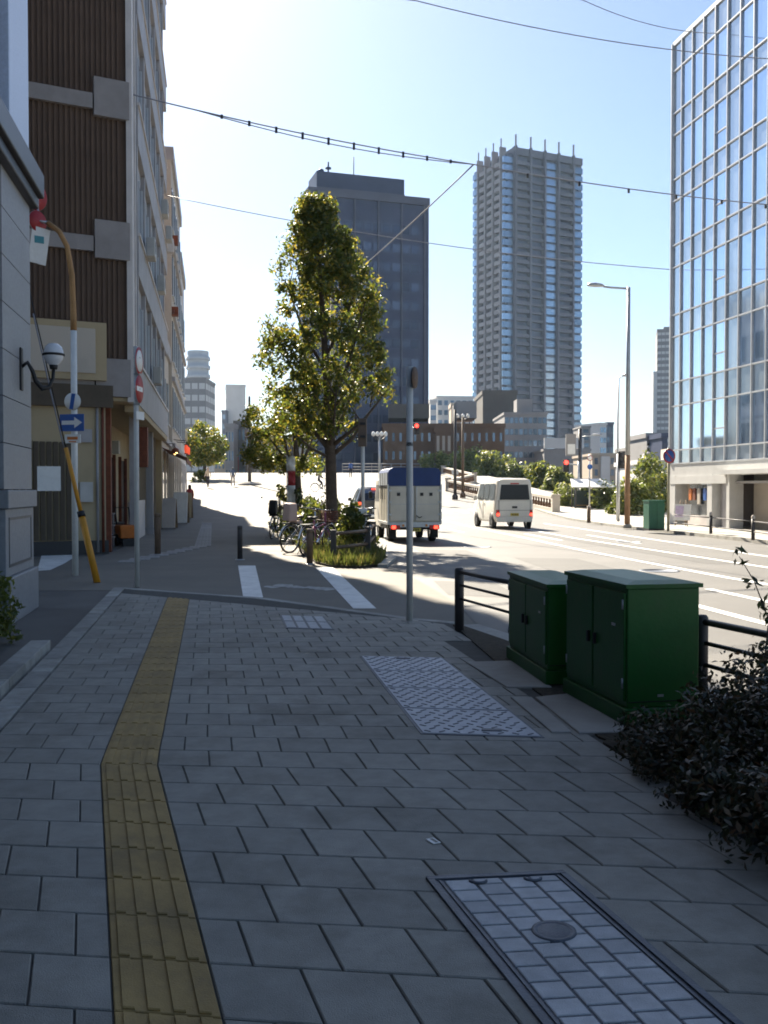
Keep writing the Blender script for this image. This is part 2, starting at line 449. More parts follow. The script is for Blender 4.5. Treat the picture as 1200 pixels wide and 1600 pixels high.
for q in near:
    m1 = MB(); tilepoly(m1, q[1]); m1.build('paving_tile', M['tile'], pav)
rest = MB()
for q in tiles:
    if id(q) not in keep: tilepoly(rest, q[1])
M['tile_far'] = pm('paving_stone_far', (0.262, 0.25, 0.222), 0.72, 0.14, 7.0, 0.35, 220, island=0.11, stain=0.75, stain_col=(0.12, 0.11, 0.09), sscale=1.1)
o = rest.build('paving_tiles', M['tile_far'], pav); o['kind'] = 'stuff'
for p in tacts:                          # tactile blocks with four raised bars
    m1 = MB(); m1.prism(p, -0.03, 0.0005, cham=0.003)
    for f in (0.14, 0.38, 0.62, 0.86):
        def lp(f, g):
            a = (p[0][0] + (p[1][0] - p[0][0]) * f, p[0][1] + (p[1][1] - p[0][1]) * f)
            b = (p[3][0] + (p[2][0] - p[3][0]) * f, p[3][1] + (p[2][1] - p[3][1]) * f)
            return (a[0] + (b[0] - a[0]) * g, a[1] + (b[1] - a[1]) * g)
        m1.prism([lp(f - .058, .025), lp(f + .058, .025), lp(f + .058, .975), lp(f - .058, .975)], 0.0, 0.0075, cham=0.003)
    m1.build('tactile_block', M['tactile'], pav)
# kerb along the far end of the paving
kc = struct(bpy.data.objects.new('corner_kerb', None)); COL.objects.link(kc)
for e0, e1 in zip(EDGE[:-2], EDGE[1:-1]):
    L = math.hypot(e1[0] - e0[0], e1[1] - e0[1]); n = max(1, round(L / 0.6))
    dx, dy = (e1[0] - e0[0]) / L, (e1[1] - e0[1]) / L
    for k in range(n):
        a0, a1 = k * L / n + .004, (k + 1) * L / n - .004
        q = [(e0[0] + dx * a0, e0[1] + dy * a0), (e0[0] + dx * a1, e0[1] + dy * a1)]
        q += [(q[1][0] - dy * .14, q[1][1] + dx * .14), (q[0][0] - dy * .14, q[0][1] + dx * .14)]
        MB().prism(q, -0.06, -0.004, cham=0.006).build('kerb_stone', M['kerb'], kc)
# kerb stones along the left edge
kl = struct(bpy.data.objects.new('left_kerb', None)); COL.objects.link(kl)
y = 4.0
while y < 13.9:
    a, b = y + .006, y + .594
    xa, xb = CL + gz(a) - .012, CL + gz(b) - .012
    MB().prism([(xa - .16, a - .028), (xa, a), (xb, b), (xb - .16, b - .028)], -0.06, 0.004, cham=0.006).build('kerb_stone', M['kerb'], kl)
    if y < 8.4: MB().prism([(xa - .36, a - .06), (xa - .19, a - .033), (xb - .19, b - .033), (xb - .36, b - .06)], -0.06, 0.075, cham=0.008).build('kerb_stone', M['kerb'], kl)
    y += .6
# covers in the paving ------------------------------------------------
def frame_of(tl, tr, bl):
    return tl, (tr[0] - tl[0], tr[1] - tl[1]), (bl[0] - tl[0], bl[1] - tl[1])
def cpoint(F, a, b): return (F[0][0] + F[1][0] * a + F[2][0] * b, F[0][1] + F[1][1] * a + F[2][1] * b)
def crect(F, a0, a1, b0, b1): return [cpoint(F, a0, b0), cpoint(F, a1, b0), cpoint(F, a1, b1), cpoint(F, a0, b1)]
# large brick-filled cover
F = ((0.155, 3.545), (0.525, 0.06), (0.33, -1.19))
cv = thing('access_cover', 'brick filled access cover with dark steel frame in the near paving', 'cover')
MB().prism(crect(F, 0, 1, 0, 1), -0.02, 0.0035).build('tray', M['iron'], cv)
for r in ((0, 1, 0, .022), (0, 1, .978, 1), (0, .045, .022, .978), (.955, 1, .022, .978), (.07, .085, .03, .97), (.915, .93, .03, .97)):
    MB().prism(crect(F, *r), 0.0, 0.0105 if r[1] - r[0] > .03 else 0.0085, cham=0.002).build('frame_bar', M['iron'], cv)
for c in range(4):
    a0 = .095 + c * .2035
    b = 0.035 - (0.038 if c % 2 else 0)
    n = 0
    while b < 0.97:
        b0, b1 = max(b, .032), min(b + .077, .968)
        if b1 - b0 > .015:
            m1 = MB().prism(crect(F, a0 + .009, a0 + .1945, b0 + .0045, b1 - .0045), 0.0, 0.0095, cham=0.0025)
            m1.build('brick', M['cover_brick'], cv)
        b += .077; n += 1
ctr = cpoint(F, .51, .40)
MB().lathe([(0.0, .0125), (.052, .0125), (.056, .011), (.058, .013), (.072, .0135), (.075, .003)], 28, (ctr[0], ctr[1], 0)).build('keyhole_plate', M['iron'], cv)
for a in (.33, .72):
    q = cpoint(F, a, .055); m1 = MB()
    pts = [(q[0] + .03 * math.cos(t), q[1] - .022 * math.sin(t), .012) for t in [PI * j / 8 for j in range(9)]]
    m1.tube(pts, .006, 6).build('lifting_loop', M['iron'], cv)
# long chequer-plate cover
F = ((-0.212, 8.32), (0.72, -0.09), (0.43, -2.66))
cv = thing('chequer_cover', 'long pale blue chequered steel cover in the paving before the cabinets', 'cover')
MB().prism(crect(F, 0, 1, 0, 1), -0.02, 0.0035).build('tray', M['iron'], cv)
for k in range(4):
    b0, b1 = k * .25 + .006, k * .25 + .244
    pl = MB().prism(crect(F, .025, .975, b0, b1), 0.0, 0.0075, cham=0.001).build('plate', M['plate'], cv)
    m1 = MB()
    for r in range(9):
        for c in range(8):
            a = .07 + c * .12 + (.06 if r % 2 else 0); b = b0 + .018 + r * .0258
            if a > .94: continue
            q = cpoint(F, a, b)
            sg = 1 if (r + c) % 2 else -1
            m1.box((q[0], q[1], .0085), (.045, .012, .004), sg * .75)
    m1.build('raised_pattern', M['iron'], pl)['kind'] = 'stuff'
for a, b in ((.5, .04), (.62, .955)):
    q = cpoint(F, a, b); MB().box((q[0], q[1], .0105), (.12, .05, .005), -.1).build('handle_recess', M['iron'], cv)
# small slotted cover
F = ((-1.201, 11.02), (0.52, -0.11), (0.17, -1.02))
cv = thing('slotted_cover', 'small slotted drain cover near the end of the paving', 'cover')
MB().prism(crect(F, 0, 1, 0, 1), -0.02, 0.0035).build('tray', M['iron'], cv)
for k in range(4):
    a0 = .04 + k * .24
    for b0, b1 in ((.03, .46), (.5, .97)):
        MB().prism(crect(F, a0, a0 + .19, b0, b1), 0, .009, cham=.002).build('slab', M['cover_brick'], cv)
# bits of litter
for (x, y, w, h, r) in ((0.203, 3.92, .035, .06, .5),):
    m1 = MB().box((0, 0, .004), (w, h, .003)); m1.box((.004, 0, .0058), (w * .4, h * .8, .0006), mi=1)
    tag(m1.build('paper_scrap', [M['white_paint'], M['tile']], None, (x, y, 0), r), 'tiny pale paper scrap lying on the grey paving', 'litter')
for i, (u, lab) in enumerate((((-1.241, 9.92), 'small dry leaf lying by the slotted drain cover'), ((-0.678, 8.44), 'small dry leaf lying between the two middle covers'))):
    m1 = MB().add([(-.03, 0, .003), (0, -.016, .006), (.034, .004, .004), (0, .018, .007)], [(0, 1, 2, 3)])
    tag(m1.build('fallen_leaf', pm('dry_leaf%d' % i, (.4, .36, .28), .8), None, (u[0], u[1], 0), .6 * i), lab, 'leaf')

# planting bed and pads on the right edge --------------------------------
bed_o = struct(MB().prism([(1.42, 1.5), (4.0, 1.5), (3.0, 4.0), (2.28, 6.1), (1.62, 6.0), (1.25, 5.45), (1.62, 3.7)], -0.028, 0.012).build('planting_bed', M['soil']))
struct(MB().prism([(0.74, 10.3), (1.0, 9.9), (2.28, 6.12), (1.62, 6.02), (1.3, 5.5), (1.26, 5.6), (0.95, 8.0)], -0.028, 0.004).build('verge', M['soil']))
pads = struct(bpy.data.objects.new('cabinet_pads', None)); COL.objects.link(pads)
for q in ([(0.685, 8.0), (1.068, 8.06), (1.225, 6.98), (0.898, 6.98)], [(1.05, 6.64), (1.313, 6.76), (1.485, 5.68), (1.157, 5.66)], [(0.881, 6.64), (1.023, 6.64), (1.116, 5.68), (0.998, 5.68)]):
    MB().prism(q, -0.02, 0.012, cham=.006).build('pad_slab', M['concrete'], pads)

# ================================================================ buildings on the left
D10 = R(10)
def frame(name, label, loc, rz): return thing(name, label, 'building', loc, rz)
M['granite'] = pm('granite', (0.235, 0.245, 0.265), 0.5, 0.12, 20, 0.05, 200, rnd=0.08, stain=0.3, stain_col=(.15, .15, .15))
M['mosaic'] = pm('mosaic_tile', (0.42, 0.50, 0.66), 0.35, 0.1, 30, 0.2, 60)
M['darkstone'] = pm('dark_stone', (0.075, 0.08, 0.09), 0.45, 0.2, 6)
M['blacktrim'] = pm('black_trim', (0.022, 0.022, 0.026), 0.4, 0.2, 6)
M['brownclad'] = pm('brown_cladding', (0.105, 0.067, 0.046), 0.75, 0.18, 1.5, rnd=0.12)
M['greyband'] = pm('grey_band', (0.27, 0.25, 0.245), 0.75, 0.12, 2, stain=.3, stain_col=(.18, .16, .15))
M['facade_grey'] = pm('facade_grey', (0.33, 0.32, 0.33), 0.6, 0.12, 1.5, stain=.35, stain_col=(.2, .19, .18))
M['facade_light'] = pm('facade_light', (0.56, 0.52, 0.50), 0.6, 0.1, 1.5, stain=.3, stain_col=(.3, .28, .27))
M['cream'] = pm('cream_render', (0.40, 0.32, 0.20), 0.8, 0.14, 1.2, stain=.4, stain_col=(.25, .19, .12))
M['beige'] = pm('beige_render', (0.46, 0.41, 0.35), 0.8, 0.12, 1.2, stain=.3, stain_col=(.3, .25, .2))
M['rust'] = pm('rust_brown', (0.17, 0.05, 0.025), 0.7, 0.3, 6)
M['shutter'] = pm('shutter', (0.075, 0.055, 0.035), 0.6, 0.2, 2)
M['wood'] = pm('old_wood', (0.22, 0.15, 0.085), 0.8, 0.3, 5, 0.3)
M['blue_plastic'] = pm('blue_plastic', (0.08, 0.25, 0.42), 0.4, 0.1, 4)
M['orange'] = pm('orange_paint', (0.55, 0.16, 0.03), 0.5, 0.15, 4)
M['red'] = pm('red_paint', (0.33, 0.025, 0.03), 0.5, 0.1, 4)
M['yellow'] = pm('guard_yellow', (0.62, 0.27, 0.02), 0.45, 0.15, 4, stain=.4, stain_col=(.25, .12, .03), sscale=4)
M['sign_blue'] = pm('sign_blue', (0.02, 0.09, 0.33), 0.4, 0.06, 4)
M['ac'] = pm('ac_unit', (0.45, 0.44, 0.42), 0.6, 0.1, 3)

# --- granite corner building nearest on the left (local x towards the street, y along it)
nb = frame('granite_building', 'grey granite building with black cornice at the left edge of the picture', (-4.4, 12.0, -0.03), D10)
MB().bb(-9, -0.22, -34, -0.05, 0, 5.0).build('recessed_wall', M['darkstone'], nb)
for k, y0 in enumerate((-1.62, -7.6, -13.6, -19.6, -25.6)):
    for r in range(7):
        zz = 1.48 + r * .51
        MB().bb(-.22, 0.0, y0 + .004, y0 + 1.615, zz + .004, zz + .506).build('stone_block', M['granite'], nb, bevel=.004)
    MB().bb(-.22, 0.055, y0 - .03, y0 + 1.655, 1.27, 1.475).build('cap_stone', M['granite'], nb, bevel=.012)
    pd = MB().bb(-.22, 0.015, y0, y0 + 1.62, .52, 1.265).build('pedestal', M['granite'], nb, bevel=.006)
    MB().bb(.0, 0.022, y0 + .16, y0 + .19, .62, 1.17).bb(.0, .022, y0 + 1.43, y0 + 1.46, .62, 1.17).bb(0, .022, y0 + .19, y0 + 1.43, 1.14, 1.17).bb(0, .022, y0 + .19, y0 + 1.43, .62, .65).build('panel_moulding', M['darkstone'], pd)
    MB().bb(-.22, 0.065, y0 - .04, y0 + 1.665, 0, .515).build('base_stone', M['granite'], nb, bevel=.012)
    if k:
        MB().bb(-.3, -.2, y0 + 2.0, y0 + 5.6, .5, 4.4).build('window', M['glass_dark'], nb)
MB().bb(-.5, .10, -34, .08, 4.98, 5.12).bb(-.5, .16, -34, .12, 5.12, 5.42).bb(-.5, .06, -34, .06, 5.42, 5.55).build('cornice', M['blacktrim'], nb, bevel=.02)
MB().bb(-9, -.12, -34, -.02, 5.55, 18.5).build('upper_wall', M['darkstone'], nb)
for y0 in (-1.15, -7.1, -13.1, -19.1, -25.1):
    MB().bb(-.12, .0, y0, y0 + 1.15, 5.55, 18.4).build('pilaster', M['mosaic'], nb, bevel=.01)
for fl in range(4):
    for y0 in (-5.9, -11.9, -17.9, -23.9):
        MB().bb(-.14, -.08, y0, y0 + 4.6, 6.3 + fl * 3.1, 8.3 + fl * 3.1).build('window', M['glass_dark'], nb)
# wall lamp on the granite pier
wl = thing('wall_lamp', 'black curved arm wall lamp with white globe on the granite pier', 'lamp', (-4.285, 11.35, 0), D10); wl.scale = (.8, .8, 1)
MB().bb(0, .03, -.07, .07, 2.62, 3.12).build('back_plate', M['black'], wl, bevel=.01)
pts = [(.02, 0, 2.9), (.10, 0, 2.95), (.16, .04, 2.86), (.20, .08, 2.74), (.28, .14, 2.66), (.37, .2, 2.68), (.42, .24, 2.78), (.43, .245, 2.92)]
MB().tube(pts, [.022, .026, .03, .034, .034, .03, .026, .026], 8).build('arm', M['black'], wl)
g = MB().lathe([(.0, .0), (.05, .0), (.06, .02), (.10, .05), (.135, .09), (.15, .14), (.145, .19), (.12, .24), (.07, .275), (.0, .285)], 18, (.43, .245, 2.93))
g.build('globe', pm('milk_glass', (.62, .64, .68), .25, .04, 3), wl)
MB().lathe([(.15, .13), (.165, .135), (.165, .155), (.15, .16)], 18, (.43, .245, 2.93)).build('rim', M['black'], wl)
MB().lathe([(.0, -.02), (.055, -.02), (.065, .03), (.0, .04)], 10, (.43, .245, 2.92)).build('holder', M['black'], wl)

# --- brown clad building on the corner beyond the side street
C1 = (-5.9, 22.3)
bb_ = frame('brown_building', 'tall dark brown ribbed building with light grey street facade and overhanging upper floors', (C1[0], C1[1], -0.03), D10)
# side wall direction in local axes
a = math.atan2(-.45, -.89) - D10
sd = (math.cos(a), math.sin(a)); sn = (sd[1] * -1, sd[0])   # along the side wall, and its inside normal
if sn[1] < 0: sn = (-sn[0], -sn[1])
TOP = 26.0
p0 = (-.04, .02); q1 = (sd[0] * 9 - .04, sd[1] * 9 + .02)
MB().prism([p0, (-.04, 15.3), (-13, 15.3), q1], 3.58, TOP).build('upper_wall', M['brownclad'], bb_)
MB().prism([(-1.3 , 1.0), (-1.3, 15.3), (-13, 15.3), (q1[0], q1[1] + .8)], 0, 3.6).build('ground_wall', M['cream'], bb_)
MB().prism([(.0, -.02), (0, 15.3), (-12.9, 15.3), (q1[0] + .03, q1[1] - .02)], 3.52, 3.60).build('soffit', M['cream'], bb_)
rib = MB().box((0, 0, 0), (.045, .012, TOP - 4.3)).mesh('cladding_rib'); rib.materials.append(M['brownclad'])
n = 0; s = .22
while s < 6.5:
    share('cladding_rib', rib, bb_, (sd[0] * s - sn[0] * .004, sd[1] * s - sn[1] * .004, (TOP + 4.3) / 2), a); s += .115
for zb in (3.62, 6.75, 9.95, 13.1, 16.2, 19.3, 22.4):
    x0 = (sd[0] * .38 - sn[0] * .0, sd[1] * .38 - sn[1] * .0)
    MB().box((x0[0], x0[1], zb + .42), (.78, .24, .86), a).build('band_block', M['greyband'], bb_)
    x0 = (sd[0] * 3.4, sd[1] * 3.4)
    MB().box((x0[0], x0[1], zb + .3 ), (5.2, .2, .34), a).build('floor_band', M['greyband'], bb_)
# street facade
MB().bb(-.03, .10, -.10, .36, 3.5, TOP).build('corner_pilaster', M['facade_light'], bb_)
MB().bb(-.03, .05, .36, .62, 3.6, TOP).build('pilaster', M['facade_grey'], bb_)
MB().bb(-.03, .12, .62, .80, 3.6, TOP).build('pilaster', M['facade_light'], bb_)
MB().bb(-.03, .04, .80, 15.28, 3.6, TOP).build('street_wall', M['facade_grey'], bb_)
for fl in range(7):
    zf = 3.62 + fl * 3.12
    MB().bb(.035, .16, .95, 15.2, zf - .1, zf + .85).build('spandrel', M['facade_grey'], bb_)
    MB().bb(.035, .2, .95, 15.2, zf + .85, zf + .92).build('sill_band', M['facade_light'], bb_)
    for b in range(5):
        y0 = 1.3 + b * 2.45
        w = MB().bb(.0, .06, y0, y0 + 1.9, zf + .95, zf + 2.55).build('window', M['glass_dark'], bb_)
        MB().bb(.05, .09, y0 + .93, y0 + .97, zf + .95, zf + 2.55).bb(.05, .10, y0 - .04, y0, zf + .92, zf + 2.6).bb(.05, .10, y0 + 1.9, y0 + 1.94, zf + .92, zf + 2.6).build('frame', M['frame'], w)
for b in range(6):
    y0 = 1.0 + b * 2.45
    MB().bb(.03, .14, y0 - .12, y0 + .12, 4.6, TOP).build('pier', M['facade_grey'], bb_)
for (y0, z0) in ((3.0, 7.6), (5.6, 4.55), (8.0, 7.7), (10.5, 10.8), (13.4, 10.7)):
    c = MB().bb(.2, .42, y0, y0 + .7, z0, z0 + .5).build('air_conditioner', M['ac'], bb_, bevel=.02)
    MB().lathe([(.0, .425), (.17, .425), (.19, .42)], 14, (0, y0 + .32, z0 + .29), axis='x').build('fan_grille', M['black'], c)
MB().bb(.0, .42, 14.9, 15.3, 10.6, 11.1).build('satellite_bracket', M['facade_light'], bb_)
# ground storey under the overhang
MB().bb(-.7, -.48, .5, .72, 0, 3.55).build('pillar', M['rust'], bb_)
MB().bb(-.28, -.06, 3.2, 3.5, 0, 3.55).build('pillar', M['facade_grey'], bb_)
MB().bb(-.28, -.06, 9.4, 9.7, 0, 3.55).build('pillar', M['facade_grey'], bb_)
MB().bb(-.28, -.06, 14.8, 15.1, 0, 3.55).build('pillar', M['cream'], bb_)
for (y0, y1) in ((1.5, 2.4), (4.2, 5.6), (7.0, 9.0), (11.0, 13.0)):
    MB().bb(-1.31, -1.26, y0, y1, .2, 2.5).build('shopfront_window', M['glass_dark'], bb_)
    MB().bb(-1.3, -1.2, y0 - .08, y0, .1, 2.6).bb(-1.3, -1.2, y1, y1 + .08, .1, 2.6).build('door_frame', M['rust'], bb_)
MB().bb(-.36, -.3, 3.6, 9.3, .0, 1.15).build('low_wall', M['facade_light'], bb_)
MB().bb(-.10, .12, 4.2, 4.6, 2.1, 3.2).build('hanging_sign', M['rust'], bb_)
# ground wall facing the side street: cream wall, shutter, sign board
def sidebox(name, s0, s1, z0, z1, o0, o1, mat):
    c = (sd[0] * (s0 + s1) / 2 - sn[0] * (o0 + o1) / 2, sd[1] * (s0 + s1) / 2 - sn[1] * (o0 + o1) / 2, (z0 + z1) / 2)
    return MB().box(c, (s1 - s0, abs(o1 - o0), z1 - z0), a).build(name, mat, bb_)
sidebox('side_wall', .55, 6.5, 0, 3.55, -.6, .02, M['cream'])
sidebox('sign_board', .55, 6.5, 3.95, 5.25, .05, .22, M['cream'])
sidebox('beam', .4, 6.5, 3.35, 3.85, .03, .16, M['shutter'])
sidebox('dark_base', .5, 6.4, 0, .32, .03, .06, M['blacktrim'])
for k in range(16): sidebox('shutter_slat', 1.32 + k * .14, 1.32 + k * .14 + .1, .34, 2.55, .03, .07, M['shutter'])
sidebox('notice', 1.55, 2.05, 1.45, 2.0, .075, .09, M['white_paint'])
sidebox('sign_inset', .8, 6.3, 4.1, 5.1, .22, .25, M['beige'])

# pipes, meters and conduits on the ground storey
for sx in (.62, .74): 
    c = (sd[0] * sx - sn[0] * .06, sd[1] * sx - sn[1] * .06)
    MB().tube([(c[0], c[1], .05), (c[0], c[1], 3.4)], .03, 8).build('drain_pipe', M['rust'] if sx < .7 else M['facade_grey'], bb_)
sidebox('meter_box', .86, 1.14, 1.2, 1.65, .03, .16, M['ac'])
sidebox('vent_panel', .86, 1.2, 2.55, 2.85, .03, .09, M['facade_grey'])
for q, (y0, z0, z1, w) in enumerate(((1.0, 0, 2.2, .09), (1.18, 0, 1.9, .06), (2.65, 0, 2.3, .12), (5.9, 0, 1.5, .3), (6.4, 0, 1.1, .4))):
    MB().bb(-1.24, -1.14, y0, y0 + w, z0, z1).build('leaning_plank', M['wood'] if q % 2 else M['rust'], bb_)
for y0 in (1.9, 4.6, 7.9): MB().bb(-1.2, -1.0, y0, y0 + .5, 2.6, 3.0).build('wall_unit', M['ac'], bb_)
MB().bb(-.2, .14, 1.0, 15.1, 3.36, 3.52).build('eave_beam', M['cream'], bb_)
# things standing under the overhang
def local1(x, y, z=0): 
    return (C1[0] + x * math.cos(D10) - y * math.sin(D10), C1[1] + x * math.sin(D10) + y * math.cos(D10), z - .03)
o = thing('blue_bucket', 'blue plastic bucket on the ground under the brown building overhang', 'bucket', local1(-.75, 1.35), D10)
MB().lathe([(0, .01), (.15, .01), (.2, .36), (.215, .36), (.215, .39), (.19, .39), (.14, .03), (0, .03)], 16).build('pail', M['blue_plastic'], o)
MB().tube([(.2 * math.cos(t), .03, .36 + .16 * math.sin(t)) for t in [PI * j / 8 for j in range(9)]], .008, 6).build('handle', M['steel'], o)
for k, (x, y, l, tl, nm, lab) in enumerate(((-.85, 1.25, 2.3, .10, 'wooden_pole', 'pale wooden pole leaning by the blue bucket'), (-.95, 1.75, 2.0, -.08, 'mop_handle', 'thin grey handle leaning in the dark shop recess'))):
    q = local1(x, y)
    p_ = thing(nm, lab, 'pole', q, D10)
    MB().tube([(0, 0, .02), (-tl * .5, 0, l * .5), (-tl * 2.4, .0, l)], .03 if k == 0 else .018, 8).build('shaft', M['wood'] if k == 0 else M['steel'], p_)
    MB().lathe([(0, 0), (.05, 0), (.045, .12), (.03, .14), (0, .14)], 8, (0, 0, .0)).build('foot', M['black'], p_)
o = thing('orange_cart', 'orange hand cart with black handle under the overhang', 'cart', local1(-.35, 3.0), D10 + .3)
MB().box((0, 0, .38), (.42, .6, .34), top=1.15).build('tub', M['orange'], o, bevel=.03)
for sx in (-.22, .22): MB().lathe([(0, -.03), (.14, -.03), (.16, 0), (.14, .03), (0, .03)], 14, (sx, .1, .16), axis='x').build('wheel', M['rubber'], o)
MB().tube([(-.18, .3, .5), (-.18, .55, 1.0), (.18, .55, 1.0), (.18, .3, .5)], .018, 6).build('handle', M['black'], o)
MB().box((0, -.25, .1), (.3, .04, .2)).build('stand', M['black'], o)

# --- lower shop and the row of buildings beyond
def row_building(name, label, t0, t1, h, out, wall, fl_h, bays, trim, sunny=None):
    g = frame(name, label, local1(out, t0, 0), D10)
    zb = H(C1[1] + t0) - .6
    W = t1 - t0
    MB().bb(-12, 0, 0.02, W - .02, zb, h).build('wall', wall, g)
    MB().bb(-12, .12, -.0, W, h - .25, h + .35).build('parapet', trim, g)
    n = int((h - 3.4) // fl_h)
    bw = W / bays
    for f in range(n):
        z0 = 3.6 + f * fl_h
        MB().bb(-.02, .14, .1, W - .1, z0 - .15, z0 + .05).build('floor_band', trim, g)
        for b in range(bays):
            w = MB().bb(-.03, .035, b * bw + bw * .2, (b + 1) * bw - bw * .2, z0 + .8, z0 + fl_h - .4).build('window', M['glass_dark'], g)
            MB().bb(.03, .07, b * bw + bw * .48, b * bw + bw * .52, z0 + .8, z0 + fl_h - .4).bb(.0, .1, b * bw + bw * .17, (b + 1) * bw - bw * .17, z0 + .74, z0 + .8).build('frame', M['frame'], w)
    for b in range(bays):
        MB().bb(-.04, .05, b * bw + .3, (b + 1) * bw - .3, zb + .6, 2.7).build('shopfront', M['glass_dark'], g)
        MB().bb(-.02, .09, b * bw + .12, b * bw + .3, zb, 3.1).build('pier', wall, g)
    return g
g = row_building('shop_building', 'low beige shop building with lanterns beyond the brown building', 15.35, 22.8, 7.6, -.15, M['beige'], 3.0, 3, M['facade_grey'])
aw = MB(); aw.add([(0.05, .3, 3.15), (0.05, 7.0, 3.15), (1.0, 7.0, 2.75), (1.0, .3, 2.75)], [(0, 3, 2, 1)]); aw.bb(.98, 1.02, .3, 7.0, 2.55, 2.76)
o = aw.build('awning', M['rust'], g); sm_ = o.modifiers.new('solid', 'SOLIDIFY'); sm_.thickness = .03
g = row_building('cream_building', 'mid-rise cream building with reddish balcony brackets in the left row', 22.85, 34.5, 17.0, .0, M['beige'], 3.1, 5, M['facade_grey'])
for zz in (9.6, 12.9): 
    MB().bb(.0, .3, .1, .5, zz, zz + .4).build('balcony_bracket', M['rust'], g)
g = row_building('grey_building', 'slim grey building at the far end of the left row', 34.55, 42.5, 15.0, -.02, M['facade_light'], 3.1, 3, M['facade_grey'])
g = row_building('white_building', 'lower pale building ending the left row beside the leafy street trees', 42.55, 48.0, 5.2, -.1, M['facade_light'], 3.0, 4, M['cream'])
# lit lanterns on the shopfronts
lan_on = emit('lantern_glow', (1.0, .10, .03), .15)
lamp_on = emit('lamp_glow', (1.0, .6, .2), 3.0)
for k, (t, x, z, nm) in enumerate(((23.6, .6, 3.4, 'nearest'), (25.0, .6, 3.45, 'second nearest'), (26.6, .6, 3.45, 'third nearest'), (28.4, .6, 3.5, 'farthest'))):
    q = local1(x, t, z); l = thing('paper_lantern', 'round red paper lantern hanging outside the left shops, %s of the row' % nm, 'lantern', q, D10, 'paper lanterns outside the left shops')
    MB().lathe([(.05, -.2), (.06, -.15), (.075, -.05), (.075, .05), (.06, .15), (.05, .2)], 14).build('shade', lan_on, l)
    MB().lathe([(0, .2), (.08, .2), (.08, .24), (0, .24)], 10).lathe([(0, -.24), (.08, -.24), (.08, -.2), (0, -.2)], 10).tube([(0, 0, .24), (0, 0, .4), (-.58, 0, .45)], .012, 5).build('cap', M['black'], l)
q = local1(.35, 17.5, 3.0); l = thing('shop_lamp', 'glowing yellow lamp with brown shade above the shop awning', 'lamp', q, D10)
MB().lathe([(.05, .2), (.13, .15), (.17, .02), (.16, .0), (.05, .14)], 14).build('shade', M['rust'], l)
MB().lathe([(0, -.09), (.06, -.06), (.085, 0), (.06, .06), (0, .09)], 12).build('bulb', lamp_on, l)
MB().tube([(-.35, 0, .35), (-.1, 0, .38), (0, 0, .2)], .015, 6).build('arm', M['black'], l)
for k, (x, y, lab) in enumerate(((-.85, 2.3, 'stack of grey plastic crates in the dark recess under the overhang, nearest'), (-.8, 4.4, 'stack of grey plastic crates behind the orange cart'))):
    q = local1(x, y); l = thing('crate_stack', lab, 'crates', q, D10 + .1 * k)
    for r in range(3 - k):
        cr_ = MB().bb(-.25, .25, -.18, .18, r * .3 + .01, r * .3 + .28).build('crate', M['darkstone'], l, bevel=.015)
        MB().bb(-.27, .27, -.2, .2, r * .3 + .25, r * .3 + .285).build('rim', M['greyband'], cr_)
# boards and flags leaning along the shops
for k, (t, x, w, h, mt, lab) in enumerate(((13.6, .25, .5, 1.1, 'facade_light', 'pale leaning board beside the pillar under the overhang'), (18.6, .5, .6, 1.3, 'white_paint', 'white and yellow standing menu board outside the shop'), (23.5, .6, .5, 1.2, 'cream', 'cream standing board farther along the shops'))):
    q = local1(x, t); l = thing('standing_board', lab, 'sign', (q[0], q[1], H(q[1]) - .02), D10 - .2)
    MB().box((0, 0, h / 2 + .05), (w, .04, h), rx=-.14).build('front_panel', M[mt], l)
    MB().box((0, .28, h / 2 + .03), (w, .03, h), rx=.18).build('back_panel', M['wood'], l)
    for sx in (-1, 1): MB().tube([(sx * w * .45, -.06, 0), (sx * w * .45, .14, h)], .015, 5).build('leg', M['wood'], l)

# ================================================================ glass building on the right
M['base_grey'] = pm('base_grey', (.52, .52, .51), .7, .08, 1.5, stain=.3, stain_col=(.36, .35, .34))
gb = frame('glass_building', 'glass curtain wall office building with shop at street level on the right', (11.4, 38.2, 0.05), R(-80))
ROWS = [2.42, 2.95, 4.68, 5.63, 7.41, 8.27, 10.13, 11.0, 12.73, 13.57, 15.3, 16.15, 17.8, 18.82]
COLS = [0.06, .75] + [.75 + .845 * k for k in range(1, 17)]
MB().bb(0.05, 15, .25, 11, 2.3, 18.7).build('core', M['darkstone'], gb)
for r in range(len(ROWS) - 1):
    for c in range(len(COLS) - 1):
        short = ROWS[r + 1] - ROWS[r] < 1.2
        m = M['glass_grey'] if (short or c == 0 or c in (5, 10)) else M['glass_blue']
        jx = random.uniform(-.006, .006)
        mb = MB(); x0, x1, z0, z1 = COLS[c] + .02, COLS[c + 1] - .02, ROWS[r] + .02, ROWS[r + 1] - .02
        y = .02
        mb.add([(x0, y, z0), (x1, y + jx, z0), (x1, y + jx, z1), (x0, y, z1), (x0, y + .06, z0), (x1, y + .06, z0), (x1, y + .06, z1), (x0, y + .06, z1)], [(0, 1, 2, 3), (4, 7, 6, 5), (0, 4, 5, 1), (1, 5, 6, 2), (2, 6, 7, 3), (3, 7, 4, 0)])
        mb.build('pane', m, gb)
        if not short and c == 4 and r < 11:
            zz = z0 + (z1 - z0) * .38
            MB().bb(x0, x1, -.02, .03, zz - .025, zz + .025).build('transom', M['frame'], gb)
for x in COLS:
    MB().bb(x - .024, x + .024, -.05, .06, 2.4, 18.86).build('mullion', M['frame'], gb)
for zr in ROWS:
    MB().bb(0, 14.4, -.045, .055, zr - .024, zr + .024).build('transom', M['frame'], gb)
MB().bb(-.04, .03, -.08, 11, 2.4, 18.9).build('corner_fin', M['frame'], gb)
